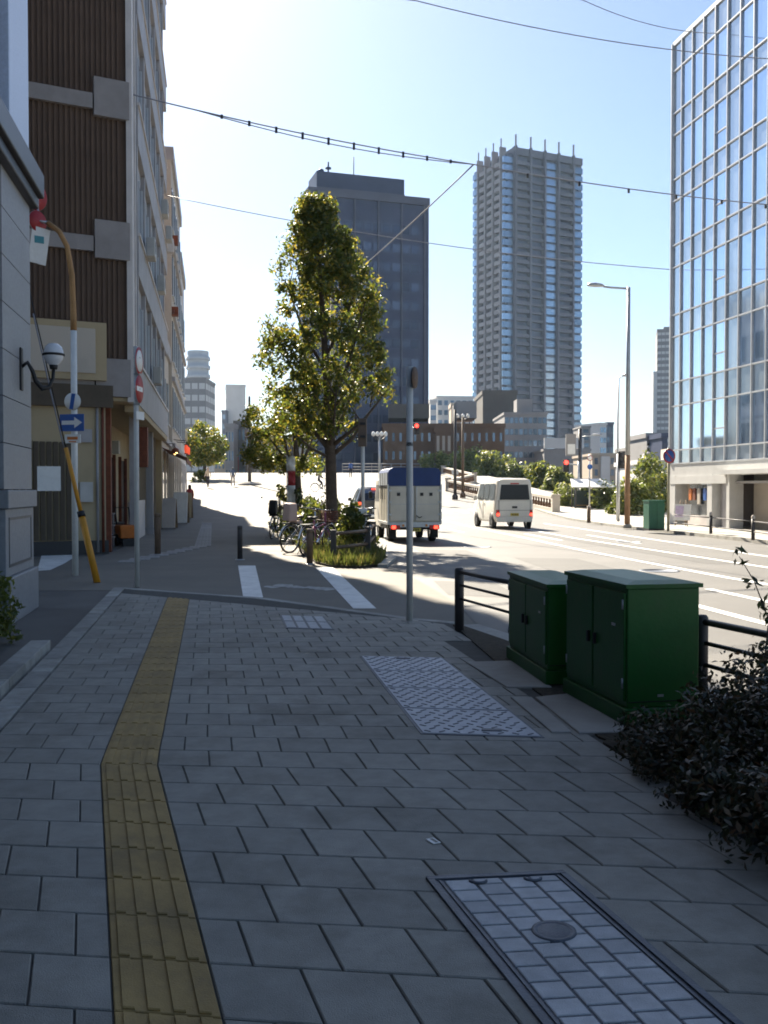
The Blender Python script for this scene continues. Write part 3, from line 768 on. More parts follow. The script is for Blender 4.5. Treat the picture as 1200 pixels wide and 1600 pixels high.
MB().bb(1.2, 14, .6, .66, 19.5, 19.56).bb(1.2, 14, .6, .64, 19.15, 19.19).build('roof_rail', M['steel'], gb)
for k in range(10): MB().bb(1.2 + k * 1.4, 1.24 + k * 1.4, .6, .66, 18.8, 19.5).build('rail_post', M['steel'], gb)
MB().bb(-.02, 15, -.03, .4, 18.84, 18.98).build('coping', M['frame'], gb)
# street level
MB().bb(0, 15, -.02, .5, 1.92, 2.40).build('fascia', M['base_grey'], gb)
MB().bb(.02, 4.3, -.06, .45, 1.62, 1.92).build('lintel', M['base_grey'], gb)
MB().bb(4.15, 15, -.5, .4, 1.93, 2.08).build('canopy', M['base_grey'], gb)
for x0, x1 in ((.02, .45), (2.95, 3.3), (4.3, 4.5), (7.5, 7.8), (11, 11.3)):
    MB().bb(x0, x1, -.04, .5, 0, 1.95).build('column', M['base_grey'], gb)
MB().bb(.45, 1.3, .5, .6, 0, 1.65).build('shop_wall', M['beige'], gb)
MB().bb(.45, 15, 1.5, 1.6, 0, 1.95).build('back_wall', M['brownclad'], gb)
MB().bb(1.3, 2.95, .05, .5, 0, .42).build('shop_counter', M['facade_light'], gb)
MB().bb(3.3, 3.8, .3, .4, 0, 1.62).build('shop_door', M['facade_grey'], gb)
MB().bb(3.8, 4.3, .1, .5, 0, 1.62).build('shop_wall', M['facade_grey'], gb)
MB().bb(4.5, 15, .9, 1.0, 0, 1.95).build('lobby_wall', M['beige'], gb)
MB().bb(.45, 15, .2, 1.6, 1.62, 1.7).build('ceiling', M['facade_grey'], gb)
MB().bb(1.35, 2.9, .12, .14, .45, 1.6).build('shop_glass', M['glass_dark'], gb)
def rt(x, y, z=0):     # local -> world of the glass building
    a_ = R(-80); return (11.4 + x * math.cos(a_) - y * math.sin(a_), 38.2 + x * math.sin(a_) + y * math.cos(a_), z + .05)
for k, (x, c, lab) in enumerate(((1.55, 'orange', 'small orange garment hanging in the shop window, leftmost'), (1.85, 'rust', 'dark red garment hanging in the shop window'), (2.2, 'beige', 'long pale orange garment hanging in the middle of the shop window'), (2.65, 'sign_blue', 'blue garment hanging at the right of the shop window'))):
    q = rt(x, .02, 0); o = thing('hanging_garment', lab, 'clothing', q, R(-80), 'garments in the shop window')
    z0 = 1.0 if k != 2 else .85
    MB().add([(-.06, 0, 1.45), (.06, 0, 1.45), (.11, 0, 1.36), (.09, 0, z0), (-.09, 0, z0), (-.11, 0, 1.36), (-.05, .05, 1.45), (.05, .05, 1.45), (.1, .06, 1.36), (.08, .05, z0), (-.08, .05, z0), (-.1, .06, 1.36)],
             [(0, 5, 4, 3, 2, 1), (6, 7, 8, 9, 10, 11), (0, 1, 7, 6), (1, 2, 8, 7), (2, 3, 9, 8), (3, 4, 10, 9), (4, 5, 11, 10), (5, 0, 6, 11)]).build('cloth', M[c], o)
    MB().tube([(-.1, .02, 1.44), (0, .02, 1.5), (.1, .02, 1.44)], .006, 5).tube([(0, .02, 1.5), (0, .02, 1.6)], .004, 5).build('hanger', M['steel'], o)
# easel board on the right pavement
q = (11.234, 36.14); ez = thing('easel_sign', 'white menu board on a tilted easel outside the shop', 'sign', (q[0], q[1], .075), R(-35))
MB().box((0, 0, .52), (.62, .03, .62), rx=-.25).build('board', M['white_paint'], ez)
MB().box((-.1, -.025, .55), (.3, .01, .42), rx=-.25).build('poster', pm('poster_mauve', (.55, .45, .6), .6, .3, 9), ez)
for sx in (-.24, .24): MB().tube([(sx, -.12, 0), (sx * .4, .12, .98)], .016, 6).build('leg', M['wood'], ez)
MB().tube([(0, .4, 0), (0, .1, .9)], .016, 6).build('rear_leg', M['wood'], ez)

# ================================================================ far buildings
def block(name, label, c, w, d, yaw, h, floors, bays, wall, win, sides=('f',), zb=0.0, win_h=.5, win_w=.6, base_skip=0.0, sbays=4, cat='building'):
    """c: near-face centre x,y; local x along the near face, y away from the viewer"""
    g = thing(name, label, cat, (c[0], c[1], zb), yaw)
    MB().bb(-w / 2, w / 2, 0, d, 0, h).build('wall', wall, g)
    fh = (h - base_skip) / floors
    if 'f' in sides:
        bw = w / bays
        me = MB().bb(-bw * win_w / 2, bw * win_w / 2, -.06, .02, 0, fh * win_h).mesh('window'); me.materials.append(win)
        for f in range(floors):
            for b in range(bays): share('window', me, g, (-w / 2 + (b + .5) * bw, 0, base_skip + f * fh + fh * .25))
    for sd_, sx in (('l', -1), ('r', 1)):
        if sd_ in sides:
            bw = d / sbays
            me = MB().bb(-.02 if sx > 0 else -.06, .06 if sx > 0 else .02, -bw * win_w / 2, bw * win_w / 2, 0, fh * win_h).mesh('window'); me.materials.append(win)
            for f in range(floors):
                for b in range(sbays): share('window', me, g, (sx * w / 2, (b + .5) * bw, base_skip + f * fh + fh * .25))
    MB().bb(-w / 2 - .15, w / 2 + .15, -.15, d + .15, h, h + fh * .22).build('parapet', wall, g)
    return g
M['navy'] = pm('navy_cladding', (0.050, 0.062, 0.11), 0.45, 0.15, .3)
M['navy_light'] = pm('navy_light', (0.095, 0.10, 0.135), 0.5, 0.12, .3)
M['far_brick'] = pm('far_brick', (0.155, 0.088, 0.052), 0.85, 0.2, .6, stain=.3)
M['far_grey'] = pm('far_grey', (0.26, 0.25, 0.25), 0.8, 0.12, .2)
M['far_dark'] = pm('far_dark', (0.11, 0.10, 0.09), 0.8, 0.12, .2)
M['far_white'] = pm('far_white', (0.58, 0.57, 0.56), 0.7, 0.08, .2)
M['far_beige'] = pm('far_beige', (0.46, 0.38, 0.30), 0.8, 0.1, .2)
M['tower_panel'] = pm('tower_panel', (0.115, 0.118, 0.15), 0.7, 0.12, .3, rnd=.12)
M['tower_light'] = pm('tower_light', (0.26, 0.24, 0.25), 0.7, 0.1, .3)  # pale tone for roof fins; on the side face it paints in sunlight
M['tower_dark'] = pm('tower_dark', (0.085, 0.10, 0.145), 0.3, 0.2, .3, metal=.3)
M['tower_glass'] = pm('tower_glass', (0.25, 0.36, 0.50), 0.18, 0.2, .2, metal=.55, rnd=.3)

# dark office slab behind the tree
A = (-11.711, 150, 48.379); B = (7.228, 156, 47.49)
yaw = math.atan2(B[1] - A[1], B[0] - A[0]); wd = math.hypot(B[0] - A[0], B[1] - A[1])
c = ((A[0] + B[0]) / 2, (A[1] + B[1]) / 2)
h = A[2] - 3
g = thing('navy_office_tower', 'dark navy office slab with stepped roof block rising behind the big tree', 'building', (c[0], c[1], 3), yaw)
MB().bb(-wd / 2, wd / 2, 0, 7, 0, h).build('wall', M['navy'], g)
MB().bb(-wd / 2, -wd / 2 + .25, -.2, 7.1, 0, h).build('corner_fin', M['navy_light'], g)
MB().bb(-wd / 2 - .1, wd / 2 + .1, -.25, 7.2, h - 1.2, h).build('crown_band', M['navy_light'], g)
rb = MB().bb(-wd / 2 + 1.5, wd / 2 - 3.9, .8, 6.4, h, h + 2.9).build('roof_block', M['navy'], g)
MB().bb(-wd / 2 + 1.5, wd / 2 - 3.9, .55, .8, h - 2.2, h + .4).build('roof_block_base', M['navy_light'], g)
for i in range(5): MB().bb(-wd / 2 + 3.4 + i * 3.9, -wd / 2 + 3.65 + i * 3.9, -.3, .1, 0, h - 1).build('pier', M['navy_light'], g)
me = MB().bb(-.62, .62, -.06, .02, 0, 1.3).mesh('window'); me.materials.append(pm('navy_glass', (.075, .095, .145), .25, .3, .3, metal=.3, rnd=.35))
nf = 13
for f in range(nf):
    for b in range(11): share('window', me, g, (-wd / 2 + 1.6 + b * (wd - 2.4) / 11, 0, 3 + f * (h - 6) / nf))
MB().tube([(-6.0, 3, h + 2.9), (-6.0, 3, h + 5.2)], .14, 6).lathe([(0, 0), (.5, .1), (.5, .3), (0, .4)], 8, (-6.0, 3, h + 4.0)).build('antenna', M['navy'], g)
MB().tube([(-1.8, 3, h + 2.9), (-1.8, 3, h + 6.4)], .1, 6).build('antenna', M['far_white'], g)
MB().lathe([(.0, 0), (.5, 0), (.5, .9), (.2, 1.1), (0, 1.1)], 8, (-7.2, 3, h + 2.9)).build('roof_tank', M['navy'], g)

# tall residential tower
A = (44.413, 350, 127.021); B = (74.838, 364, 127.75)
yaw = math.atan2(B[1] - A[1], B[0] - A[0]); TW = math.hypot(B[0] - A[0], B[1] - A[1]); TD = 25.0
TH = A[2] - 4
tw = thing('residential_tower', 'tall brown and blue residential tower with fins along its roof', 'building', (A[0], A[1], 3.5), yaw)
MB().bb(.9, TW, .9, TD, 0, TH - 3).build('core', M['tower_dark'], tw)
NF = 40; fh = (TH - 4) / NF
bays = [('corner', -1.0, 3.4), ('b', 4.2, 9.6), ('b2', 10.6, 15.6), ('g', 16.4, 21.4), ('b', 22.4, 27.6), ('g', 28.4, TW)]
bays = [('corner', -1.2, 3.0), ('b', 3.9, 9.3), ('b2', 10.4, 15.6), ('g', 16.5, 21.6), ('b', 22.7, 28.2), ('g', 29.3, TW)]
def shm(x0, x1, y0, y1, z0, z1, mat, nm):
    me = MB().bb(x0, x1, y0, y1, z0, z1).mesh(nm); me.materials.append(mat); return me
for kind, x0, x1 in bays:
    if kind in ('b', 'b2'):
        me = shm(x0, x1, -.9 if kind == 'b' else -.5, .9, 0, fh * (.44 if kind == 'b' else .28), M['tower_panel'], 'balcony')
        for f in range(NF): share('balcony', me, tw, (0, 0, f * fh))
    else:
        yo = .15 if kind == 'g' else 0.4
        me = shm(x0, x1, yo, 1.2, 0, fh * .72, M['tower_glass'], 'window')
        for f in range(NF): share('window', me, tw, (0, 0, f * fh + fh * .14))
mp = MB()
for x in (3.45, 9.85, 16.05, 22.15, 28.75):
    MB().bb(x - .38, x + .38, -1.2, 1.2, 0, TH - .5).build('pier', M['tower_panel'], tw)
    MB().bb(x - .16, x + .16, -.9, -.2, TH - .5, TH + 3.6).build('roof_fin', M['tower_light'], tw)
MB().bb(3, TW - .4, -.3, TD, TH - 3.4, TH - .8).build('crown', M['tower_panel'], tw)
for k in range(4):           # side face with recessed balconies, its sunlit look painted by the paler panels
    y0 = 3.4 + k * 5.4
    me = shm(-.9, .9, y0, y0 + 3.9, 0, fh * .5, M['tower_light'], 'balcony')
    if k < 3:
        for f in range(NF): share('balcony', me, tw, (0, 0, f * fh))
    else:
        mg = shm(-.2, .9, y0, y0 + 4.5, 0, fh * .72, M['tower_glass'], 'window')
        for f in range(NF): share('window', mg, tw, (0, 0, f * fh + fh * .14))
    MB().bb(-1.3, 1.2, y0 - .95, y0 - .25, 0, TH - .5).build('pier', M['tower_light'], tw)
    MB().bb(-.9, -.5, y0 - .75, y0 - .45, TH - .5, TH + 2.6).build('roof_fin', M['tower_light'], tw)

# mid-distance buildings: (u0,u1 at depth, top) were surveyed in metres
def far(name, label, x0, x1, y, top, d, floors, bays, wall, win, sides=('f',), yaw=0.0, zb=2.5, **k):
    return block(name, label, ((x0 + x1) / 2, y), x1 - x0, d, yaw, top - zb, floors, bays, wall, win, sides, zb, **k)
far('brick_building', 'long brown brick building with rows of small windows beyond the bridge', -0.187, 17.546, 140, 10.485, 14, 3, 17, M['far_brick'], M['glass_far'], zb=2.5, win_h=.45, win_w=.34)
g = bpy.data.objects['brick_building']
MB().bb(-8, -2, 2, 10, 9.5, 11.6).build('roof_house', M['far_dark'], g)
MB().bb(2, 5, 2, 10, 9.5, 12).build('roof_house', M['far_grey'], g)
far('arch_window_annex', 'brick annex with tall arched window in front of the brown brick building', 7.306, 9.681, 137, 9.563, 3, 2, 3, M['far_brick'], M['far_beige'], zb=2.5, win_h=.62, win_w=.5)
far('apartment_block', 'white apartment block with balconies between the navy slab and the tower', 14.213, 24.266, 260, 26.168, 14, 9, 6, M['far_white'], M['glass_far'], ('f', 'l'), R(8), win_h=.5)
far('apartment_wing', 'small white wing with dark balconies beside the white apartment block', 12.0, 13.666, 250, 24.222, 8, 8, 1, M['far_white'], M['glass_far'], win_h=.45, win_w=.8)
far('beige_house', 'small beige block in front of the white apartment block', 15.399, 17.893, 220, 20.322, 8, 4, 2, M['far_beige'], M['glass_far'])
far('cream_gable_block', 'pale block with blank wall beside the dark grey block', 17.486, 19.636, 215, 19.322, 8, 4, 2, M['far_white'], M['glass_far'], win_w=.3)
far('dark_block', 'plain dark grey block at the foot of the residential tower', 18.479, 24.839, 180, 19.279, 16, 5, 4, M['far_dark'], M['far_dark'], win_w=.3)
g = far('grey_office', 'grey office block with bands of windows before the residential tower', 20.053, 27.092, 160, 13.901, 16, 6, 9, M['far_grey'], M['glass_far'], ('f', 'r'), win_h=.5, win_w=.78)
MB().bb(-1.2, 1.4, 2, 6, 11.7, 14.2).build('roof_house', M['far_grey'], g)
far('low_grey_hall', 'low grey hall with white roof lettering board right of the grey office', 24.999, 32.199, 150, 7.441, 14, 3, 6, M['far_grey'], M['far_grey'], win_h=.2)
g = bpy.data.objects['low_grey_hall']
MB().bb(-3.6, 2.6, -.1, .3, 5.4, 7.0).build('sign_board', M['far_white'], g)
far('slim_block', 'slim grey block on the right side of the residential tower', 39.012, 40.785, 190, 13.711, 8, 8, 1, M['far_grey'], M['glass_far'])
g = far('beige_apartment', 'beige apartment building with white stair column behind the bus shelter', 25.999, 31.039, 120, 5.684, 12, 4, 5, M['far_beige'], M['glass_far'], win_h=.55, win_w=.4, zb=.0)
MB().bb(-1.5, -.4, -.5, .1, 0, 5.6).build('stair_column', M['far_white'], g)
far('glass_block', 'small glazed tower block above the beige apartment building', 47.038, 48.718, 210, 15.56, 9, 7, 2, M['far_white'], M['tower_glass'], ('f', 'r'), R(25), zb=0, win_w=.8)
far('blue_grey_block', 'dark blue side block beside the small glazed tower block', 49.041, 50.595, 212, 15.835, 9, 7, 2, M['navy_light'], M['glass_far'], zb=0)
far('pale_tower', 'slender pale apartment tower peeking out beside the glass building', 93.716, 100.316, 330, 55.989, 16, 26, 5, M['far_grey'], M['far_white'], ('f', 'l'), R(-14), zb=0, win_h=.42, win_w=.86)
g = bpy.data.objects['pale_tower']
MB().bb(-4.6, -3.3, -.6, 10, 0, 42).build('side_bay', M['far_white'], g)
MB().bb(-1.2, 4.0, 2, 12, 55, 57.5).build('roof_deck', M['far_grey'], g)
g = far('wave_mural_block', 'low block with black and white wavy pattern on its upper wall', 28.699, 30.799, 105, 7.11, 8, 3, 2, M['far_grey'], M['far_white'], zb=0, win_w=.3)
for k in range(5):
    pts = [(-1.0 + j * .18, -.12, 5.0 + k * .38 + .14 * math.sin(j * .9 + k)) for j in range(11)]
    m1 = MB().tube(pts, .1, 6); m1.build('wave_stripe', M['far_white'] if k % 2 else M['black'], g)
far('blue_strip_block', 'narrow dark blue block beside the wavy patterned wall', 28.932, 29.466, 100, 6.84, 6, 3, 1, M['navy'], M['navy_light'], zb=0)
far('mauve_block', 'grey mauve block behind the street lamp', 33.279, 35.185, 130, 6.729, 8, 3, 3, M['far_grey'], M['glass_far'], zb=0)
g = far('gabled_house', 'white house with curved gable and dark turret left of the glass building', 21.226, 23.786, 80, 3.528, 8, 2, 4, M['far_white'], M['glass_far'], zb=0)
MB().lathe([(.62, 0), (.62, 1.4), (.45, 1.75), (.2, 1.95), (0, 2.0)], 12, (-.5, .2, 2.6)).build('turret', M['far_grey'], g)
for sx in (.75, 1.05):
    MB().tube([(-1.4 + sx * 2, -.1, 2.8), (-.8 + sx * 2, -.1, 3.2), (-.45 + sx * 2, -.1, 3.9), (-.3 + sx * 2, -.1, 4.6)], [.14, .13, .12, .12], 6).build('curved_gable', M['far_white'], g)
MB().bb(1.4, 2.4, .3, 3, 3.4, 4.9).build('chimney_block', M['far_beige'], g)
# left distance
g = thing('round_tower', 'pale round cornered apartment tower in the left distance', 'building', (-62.718, 325, 3), 0)
rr = 3.6
for f in range(13):
    MB().lathe([(rr + .5, 0), (rr + .5, 1.1), (rr, 1.1), (rr, 3.0)], 18, (0, 0, 30 + f * 3.0 - 13 * 0)).build('storey', M['far_white'], g) if f < 5 else None
MB().lathe([(rr - .2, 0), (rr - .2, 44.5), (0, 44.5)], 18).build('drum', M['far_grey'], g)
far('stepped_tower', 'grey tower with stepped balconies below the round tower', -51.998, -46.332, 250, 29.859, 14, 9, 3, M['far_grey'], M['far_white'], ('f', 'r'), win_w=.8)
far('white_tower', 'white plain tower with dark roof level in the left distance', -57.398, -50.398, 350, 38.902, 14, 11, 3, M['far_white'], M['far_white'], ('f', 'l'), R(10), win_w=.3)
g = bpy.data.objects['white_tower']; MB().bb(-3, 3, 1, 10, 34.6, 37).build('roof_level', M['far_grey'], g)
far('blue_block', 'slim blue glass block left of the white tower', -58.188, -56.578, 345, 29.213, 8, 8, 1, M['navy_light'], M['tower_glass'], zb=2)
FB = [('beige_shop', 'low beige shop block at the foot of the far left trees', -35.33, -33.06, 200, 10.5, 'far_beige'),
      ('grey_shop', 'narrow grey shop block below the white tower', -31.41, -29.64, 190, 13.71, 'far_grey'),
      ('dark_shop', 'dark shop block with signs below the white tower', -30.42, -28.08, 195, 14.55, 'far_dark'),
      ('brick_shop', 'narrow brick red block right of the dark shop block', -26.64, -24.91, 185, 12.16, 'far_brick'),
      ('beige_block', 'beige block behind the left lamp post', -24.24, -22.56, 180, 10.67, 'far_beige'),
      ('grey_block', 'grey block left of the second tree trunk', -23.81, -21.28, 190, 12.7, 'far_grey'),
      ('brick_block', 'brick block behind the second tree', -19.6, -17.27, 175, 10.19, 'far_brick'),
      ('dark_shop_block', 'dark block seen between the two tree trunks', -17.76, -14.88, 180, 11.15, 'far_dark'),
      ('pale_grey_block', 'grey block just left of the big tree trunk', -14.05, -11.33, 170, 9.48, 'far_grey'),
      ('blue_glass_block', 'blue glass block just right of the big tree trunk', -2.75, 0.0, 165, 14.07, 'navy')]
for n_, l_, x0, x1, y, top, m_ in FB:
    far(n_, l_, x0, x1, y, top, 9, 3, 3, M[m_], M['tower_glass'] if 'blue' in n_ else M['glass_far'], win_w=.5)
g = bpy.data.objects['dark_shop']; MB().bb(-.9, -.2, -.4, 0, 2, 5.5).build('sign_panel', M['red'], g)

# ================================================================ cabinets and guard rail
def cabinet(name, label, loc, rz, w, d, h, group=None):
    """w along local x (short end facing the viewer), d along local y"""
    g = thing(name, label, 'cabinet', loc, rz, group)
    MB().bb(-.01, w + .01, -.01, d + .01, 0, .10).build('plinth', M['green_paint'], g, bevel=.006)
    MB().bb(.012, w - .012, .012, d - .012, .10, h - .03).build('body', M['green_paint'], g, bevel=.008)
    MB().add([(-.004, -.004, h - .03), (w + .004, -.004, h - .03), (w + .004, d + .004, h - .03), (-.004, d + .004, h - .03), (-.004, -.004, h - .005), (w + .004, -.004, h - .005), (w + .004, d + .004, h - .005), (-.004, d + .004, h - .005), (w * .2, d * .1, h + .012), (w * .8, d * .1, h + .012), (w * .8, d * .9, h + .012), (w * .2, d * .9, h + .012)],
             [(3, 2, 1, 0), (0, 1, 5, 4), (1, 2, 6, 5), (2, 3, 7, 6), (3, 0, 4, 7), (4, 5, 9, 8), (5, 6, 10, 9), (6, 7, 11, 10), (7, 4, 8, 11), (8, 9, 10, 11)]).build('roof', M['green_paint'], g)
    for k in range(2):
        y0, y1 = .03 + k * (d / 2 - .02), d / 2 + k * (d / 2 - .03)
        dr = MB().bb(-.004, .014, y0, y1 - .012, .14, h - .06).build('door', M['green_paint'], g, bevel=.004)
        MB().bb(-.022, -.004, (y1 - .06) if k == 0 else y0 + .035, (y1 - .04) if k == 0 else y0 + .055, h * .5, h * .5 + .07).build('handle', M['black'], dr)
        for q in (.22, h - .16): MB().tube([(-.006, y0 + .012 if k == 0 else y1 - .024, q), (-.006, y0 + .012 if k == 0 else y1 - .024, q + .06)], .008, 6).build('hinge', M['steel'], dr)
        if k == 0: MB().bb(-.008, -.003, y0 + .12, y0 + .17, h * .68, h * .70).build('notice_plate', M['steel'], dr)
    MB().bb(.02, w - .02, .006, .0125, .135, .14).build('base_seam', M['black'], g)
    MB().bb(w * .42, w * .5, .006, .013, .165, .18).build('screw_plate', M['steel'], g)
    return g
cabinet('utility_cabinet', 'larger dark green street utility cabinet nearest the shrub', (1.475, 5.82, .012), R(11), .50, 1.0, .865)
cabinet('utility_cabinet', 'smaller dark green street utility cabinet behind the larger one', (1.20, 7.05, .012), R(7), .42, 1.15, .745)
M['green_far'] = pm('cabinet_green_pale', (.03, .13, .075), .45, .12, 3)
q = (8.899, 32.22); g = thing('green_cabinet', 'green street cabinet on the far pavement beside the no parking sign', 'cabinet', (q[0], q[1], .075), R(10))
MB().bb(0, .56, 0, .45, .06, .98).build('body', M['green_far'], g, bevel=.01)
MB().bb(-.02, .58, -.02, .47, .98, 1.02).build('roof', M['green_far'], g)
MB().bb(.0, .56, .0, .45, 0, .06).build('plinth', M['black'], g)
for x in (.02, .29): MB().bb(x, x + .25, -.012, 0, .12, .92).build('door', M['green_far'], g)

def post(parent, x, y, z0, h, r, mat, name='post'):
    return MB().lathe([(0, 0), (r, 0), (r, h - r * .5), (r * .75, h - r * .1), (0, h)], 12, (x, y, z0)).build(name, mat, parent)
fence = thing('guard_rail', 'dark steel guard rail behind the green cabinets along the kerb', 'railing', (0, 0, 0))
FP = [(0.775, 9.86), (1.18, 8.62), (1.60, 7.38), (2.04, 6.14), (2.47, 4.90), (2.90, 3.66)]
for i, (x, y) in enumerate(FP):
    post(fence, x, y, -.03, .68, .048 if i == 0 else .04, M['dark_post'])
for (x0, y0), (x1, y1) in zip(FP[:-1], FP[1:]):
    for zz, r in ((.605, .022), (.47, .014), (.33, .014)):
        MB().tube([(x0, y0, zz), (x1, y1, zz)], r, 8).build('rail', M['dark_post'], fence)
struct(MB().prism([(.82, 10.25), (1.02, 10.28), (2.4, 6.2), (4.3, .6), (4.1, .5), (2.2, 6.1)], -0.03, .006).build('road_kerb', M['kerb']))

# poles at the corner -----------------------------------------------------
def sign_disc(parent, c, r, nrm, face, rim=None, name='sign_disc', back=None):
    """a round plate with its face turned along nrm (radians, 0 = towards -y)"""
    g = MB().lathe([(0, -.006), (r, -.006), (r, .006), (0, .006)], 24, (0, 0, 0), axis='y')
    o = g.build(name, back or M['steel'], parent, c, nrm)
    MB().lathe([(0, -.010), (r * .99, -.009), (r * .99, -.006)], 24, axis='y').build('sign_rim' if rim else 'sign_face', rim or face, o)
    if rim: MB().lathe([(0, -.013), (r * .78, -.012), (r * .78, -.010)], 24, axis='y').build('sign_face', face, o)
    return o
q = (0.283, 10.6)
pl = thing('sign_pole', 'slim grey pole with dark sign seen edge on, rising before the truck', 'sign pole', (q[0], q[1], -.02))
MB().tube([(0, 0, 0), (0, 0, 2.82)], .036, 12).build('pole', M['pale_pole'], pl)
MB().lathe([(0, .02), (.1, .02), (.1, .0), (.12, 0)][::-1], 12).build('base_collar', M['concrete'], pl)
MB().lathe([(.035, 1.50), (.036, 1.62)], 12).lathe([(.036, 1.95), (.036, 1.99)], 12).build('sticker_band', M['black'], pl)
sign_disc(pl, (.05, -.02, 2.70), .12, R(72), M['brownclad'], None, back=M['blacktrim'])
MB().box((.03, 0, 2.70), (.06, .05, .03)).box((.03, 0, 2.6), (.06, .05, .03)).build('clamp', M['steel'], pl)

q = (-3.73, 14.48)
pl = thing('sign_pole', 'slim white pole carrying round no entry signs beside the slanted orange guard', 'sign pole', (q[0], q[1], -.02))
MB().tube([(0, 0, 0), (0, 0, 3.62)], .038, 12).build('pole', M['pale_pole'], pl)
d1 = sign_disc(pl, (.05, -.02, 3.40), .21, R(88), M['white_paint'], M['red'])
d2 = sign_disc(pl, (.05, -.02, 2.98), .21, R(88), M['red'])
MB().box((0, -.012, 0), (.3, .004, .07)).build('white_bar', M['white_paint'], d2)
MB().box((.06, -.02, 2.58), (.02, .2, .12), R(-20)).build('plate', M['white_paint'], pl)
for zz in (3.45, 3.2, 2.98, 2.75): MB().box((.02, -.01, zz), (.09, .06, .025)).build('clamp', M['steel'], pl)

# slanted guy guard
a0 = (-4.549, 15.2, -0.022); a1 = (-5.129, 15.5, 2.121)
gy = thing('guy_wire_guard', 'slanted orange yellow guard tube on a stay wire at the corner', 'guy wire', (a0[0], a0[1], -.03))
dv = Vector((a1[0] - a0[0], a1[1] - a0[1], a1[2] + .03))
MB().tube([Vector((0, 0, 0)), dv * .5], .055, 10).build('lower_tube', M['yellow'], gy)
MB().tube([dv * .5, dv], .034, 10).build('upper_tube', M['yellow'], gy)
MB().tube([dv * .485, dv * .525], .062, 10).build('collar', M['black'], gy)
MB().tube([dv, dv * 3.4], .010, 6).build('wire', M['black'], gy)

# curved sign post with direction arrow
q = (-5.313, 16.5, 1.285); ZB = -.03
sp = thing('arrow_sign_post', 'tall curved top sign post with blue arrow sign and round red signs', 'sign pole', (q[0], q[1], ZB))
X0 = q[0]
def lx(u_xz): return (u_xz[0] - X0, 0, u_xz[1] - ZB)
pts = [(0, 0, 0), (0, 0, 4.2)] + [lx(v) for v in [(-5.313, 4.4), (-5.335, 5.114), (-5.412, 5.603), (-5.544, 5.853), (-5.742, 6.005)]]
MB().tube(pts[:2], .055, 10).build('pole', M['white_paint'], sp)
MB().tube(pts[1:], [.055, .055, .05, .045, .045, .045], 10).build('curved_arm', pm('arm_ochre', (.36, .20, .08), .6, .2, 4), sp)
ar = MB().box((0, 0, 0), (.46, .016, .29)).build('arrow_panel', M['sign_blue'], sp, lx((-5.324, 2.592)), R(-14), bevel=.004)
ar.location.y = -.09
MB().add([(x, -.011, z) for x, z in [(-.19, -.035), (.05, -.035), (.05, -.095), (.20, 0), (.05, .095), (.05, .035), (-.19, .035)]], [(0, 1, 2, 3, 4, 5, 6)]).build('arrow', M['white_paint'], ar)
pn = MB().box((0, 0, 0), (.3, .014, .15)).build('lettered_plate', M['white_paint'], sp, lx((-5.313, 2.317)), R(-14)); pn.location.y = -.09
MB().box((-.0, -.009, .01), (.2, .004, .05)).box((-.0, -.009, -.05), (.14, .004, .02)).build('lettering', M['orange'], pn)
b2 = sign_disc(sp, lx((-5.313, 2.953)), .15, R(-10), M['white_paint'], None); b2.location.y = -.08
MB().box((0, -.012, 0), (.07, .004, .27), ry=R(10)).build('blue_bar', M['sign_blue'], b2)
for (u_, v_) in ((-5.94, 6.45), (-5.896, 6.016)):
    o = sign_disc(sp, lx((u_, v_)), .25 if v_ > 6.3 else .18, R(58), M['red'], None); o.location.y = -.05
bd = MB().box((0, 0, 0), (.3, .02, .62), ry=R(8)).build('notice_board', M['white_paint'], sp, lx((-5.874, 5.603)), R(38)); bd.location.y = -.05
MB().box((.0, -.013, .1), (.16, .004, .12)).build('lettering', pm('sign_teal', (.05, .25, .3), .5), bd)
MB().tube([lx((-5.742, 6.005)), lx((-5.918, 6.038)), lx((-5.918, 6.526))], .03, 8).build('sign_bracket', M['steel'], sp)

# bollards ------------------------------------------------------------------
def bollard(label, x, y, h, r, mat):
    b = thing('bollard', label, 'bollard', (x, y, -.022))
    MB().lathe([(0, 0), (r, 0), (r, h - .1), (r * .93, h - .09), (r * .93, h - .075), (r, h - .07), (r, h - .02), (r * .8, h), (0, h)], 14).build('post', mat, b)
    MB().lathe([(r + .045, 0), (r + .045, .012), (r, .02)], 14).build('base_ring', M['steel'], b)
    return b
bollard('dark bollard standing at the left end of the white crossing bars', -3.02, 20.1, .72, .055, M['dark_post'])
bollard('brown bollard beside the grassy tree bed and parked bicycles', -1.464, 18.9, .70, .062, M['brown_post'])
bollard('old brown bollard near the pillar of the brown building', -5.12, 21.7, .93, .07, M['brown_post'])
bollard('thin grey bollard on the sunlit footway beyond the parked bicycles', -8.401, 65.98, 1.0, .06, M['steel'])
# low wooden fence round the tree bed
wf = thing('wooden_fence', 'low dark wooden fence on the front of the grassy tree bed', 'fence')
WP = [((-0.997, 18.9)), ((-0.339, 20.32)), ((0.0, 25.58))]
WP = [WP[0], WP[1], (-.25, 23.6)]
for x, y in WP:
    MB().bb(x - .055, x + .055, y - .055, y + .055, -.02, .66).build('post', M['dark_post'], wf, bevel=.01)
for (x0, y0), (x1, y1) in zip(WP[:-1], WP[1:]):
    for zz in (.30, .58):
        MB().tube([(x0, y0, zz), (x1, y1, zz)], .035, 8).build('rail', M['brown_post'], wf)
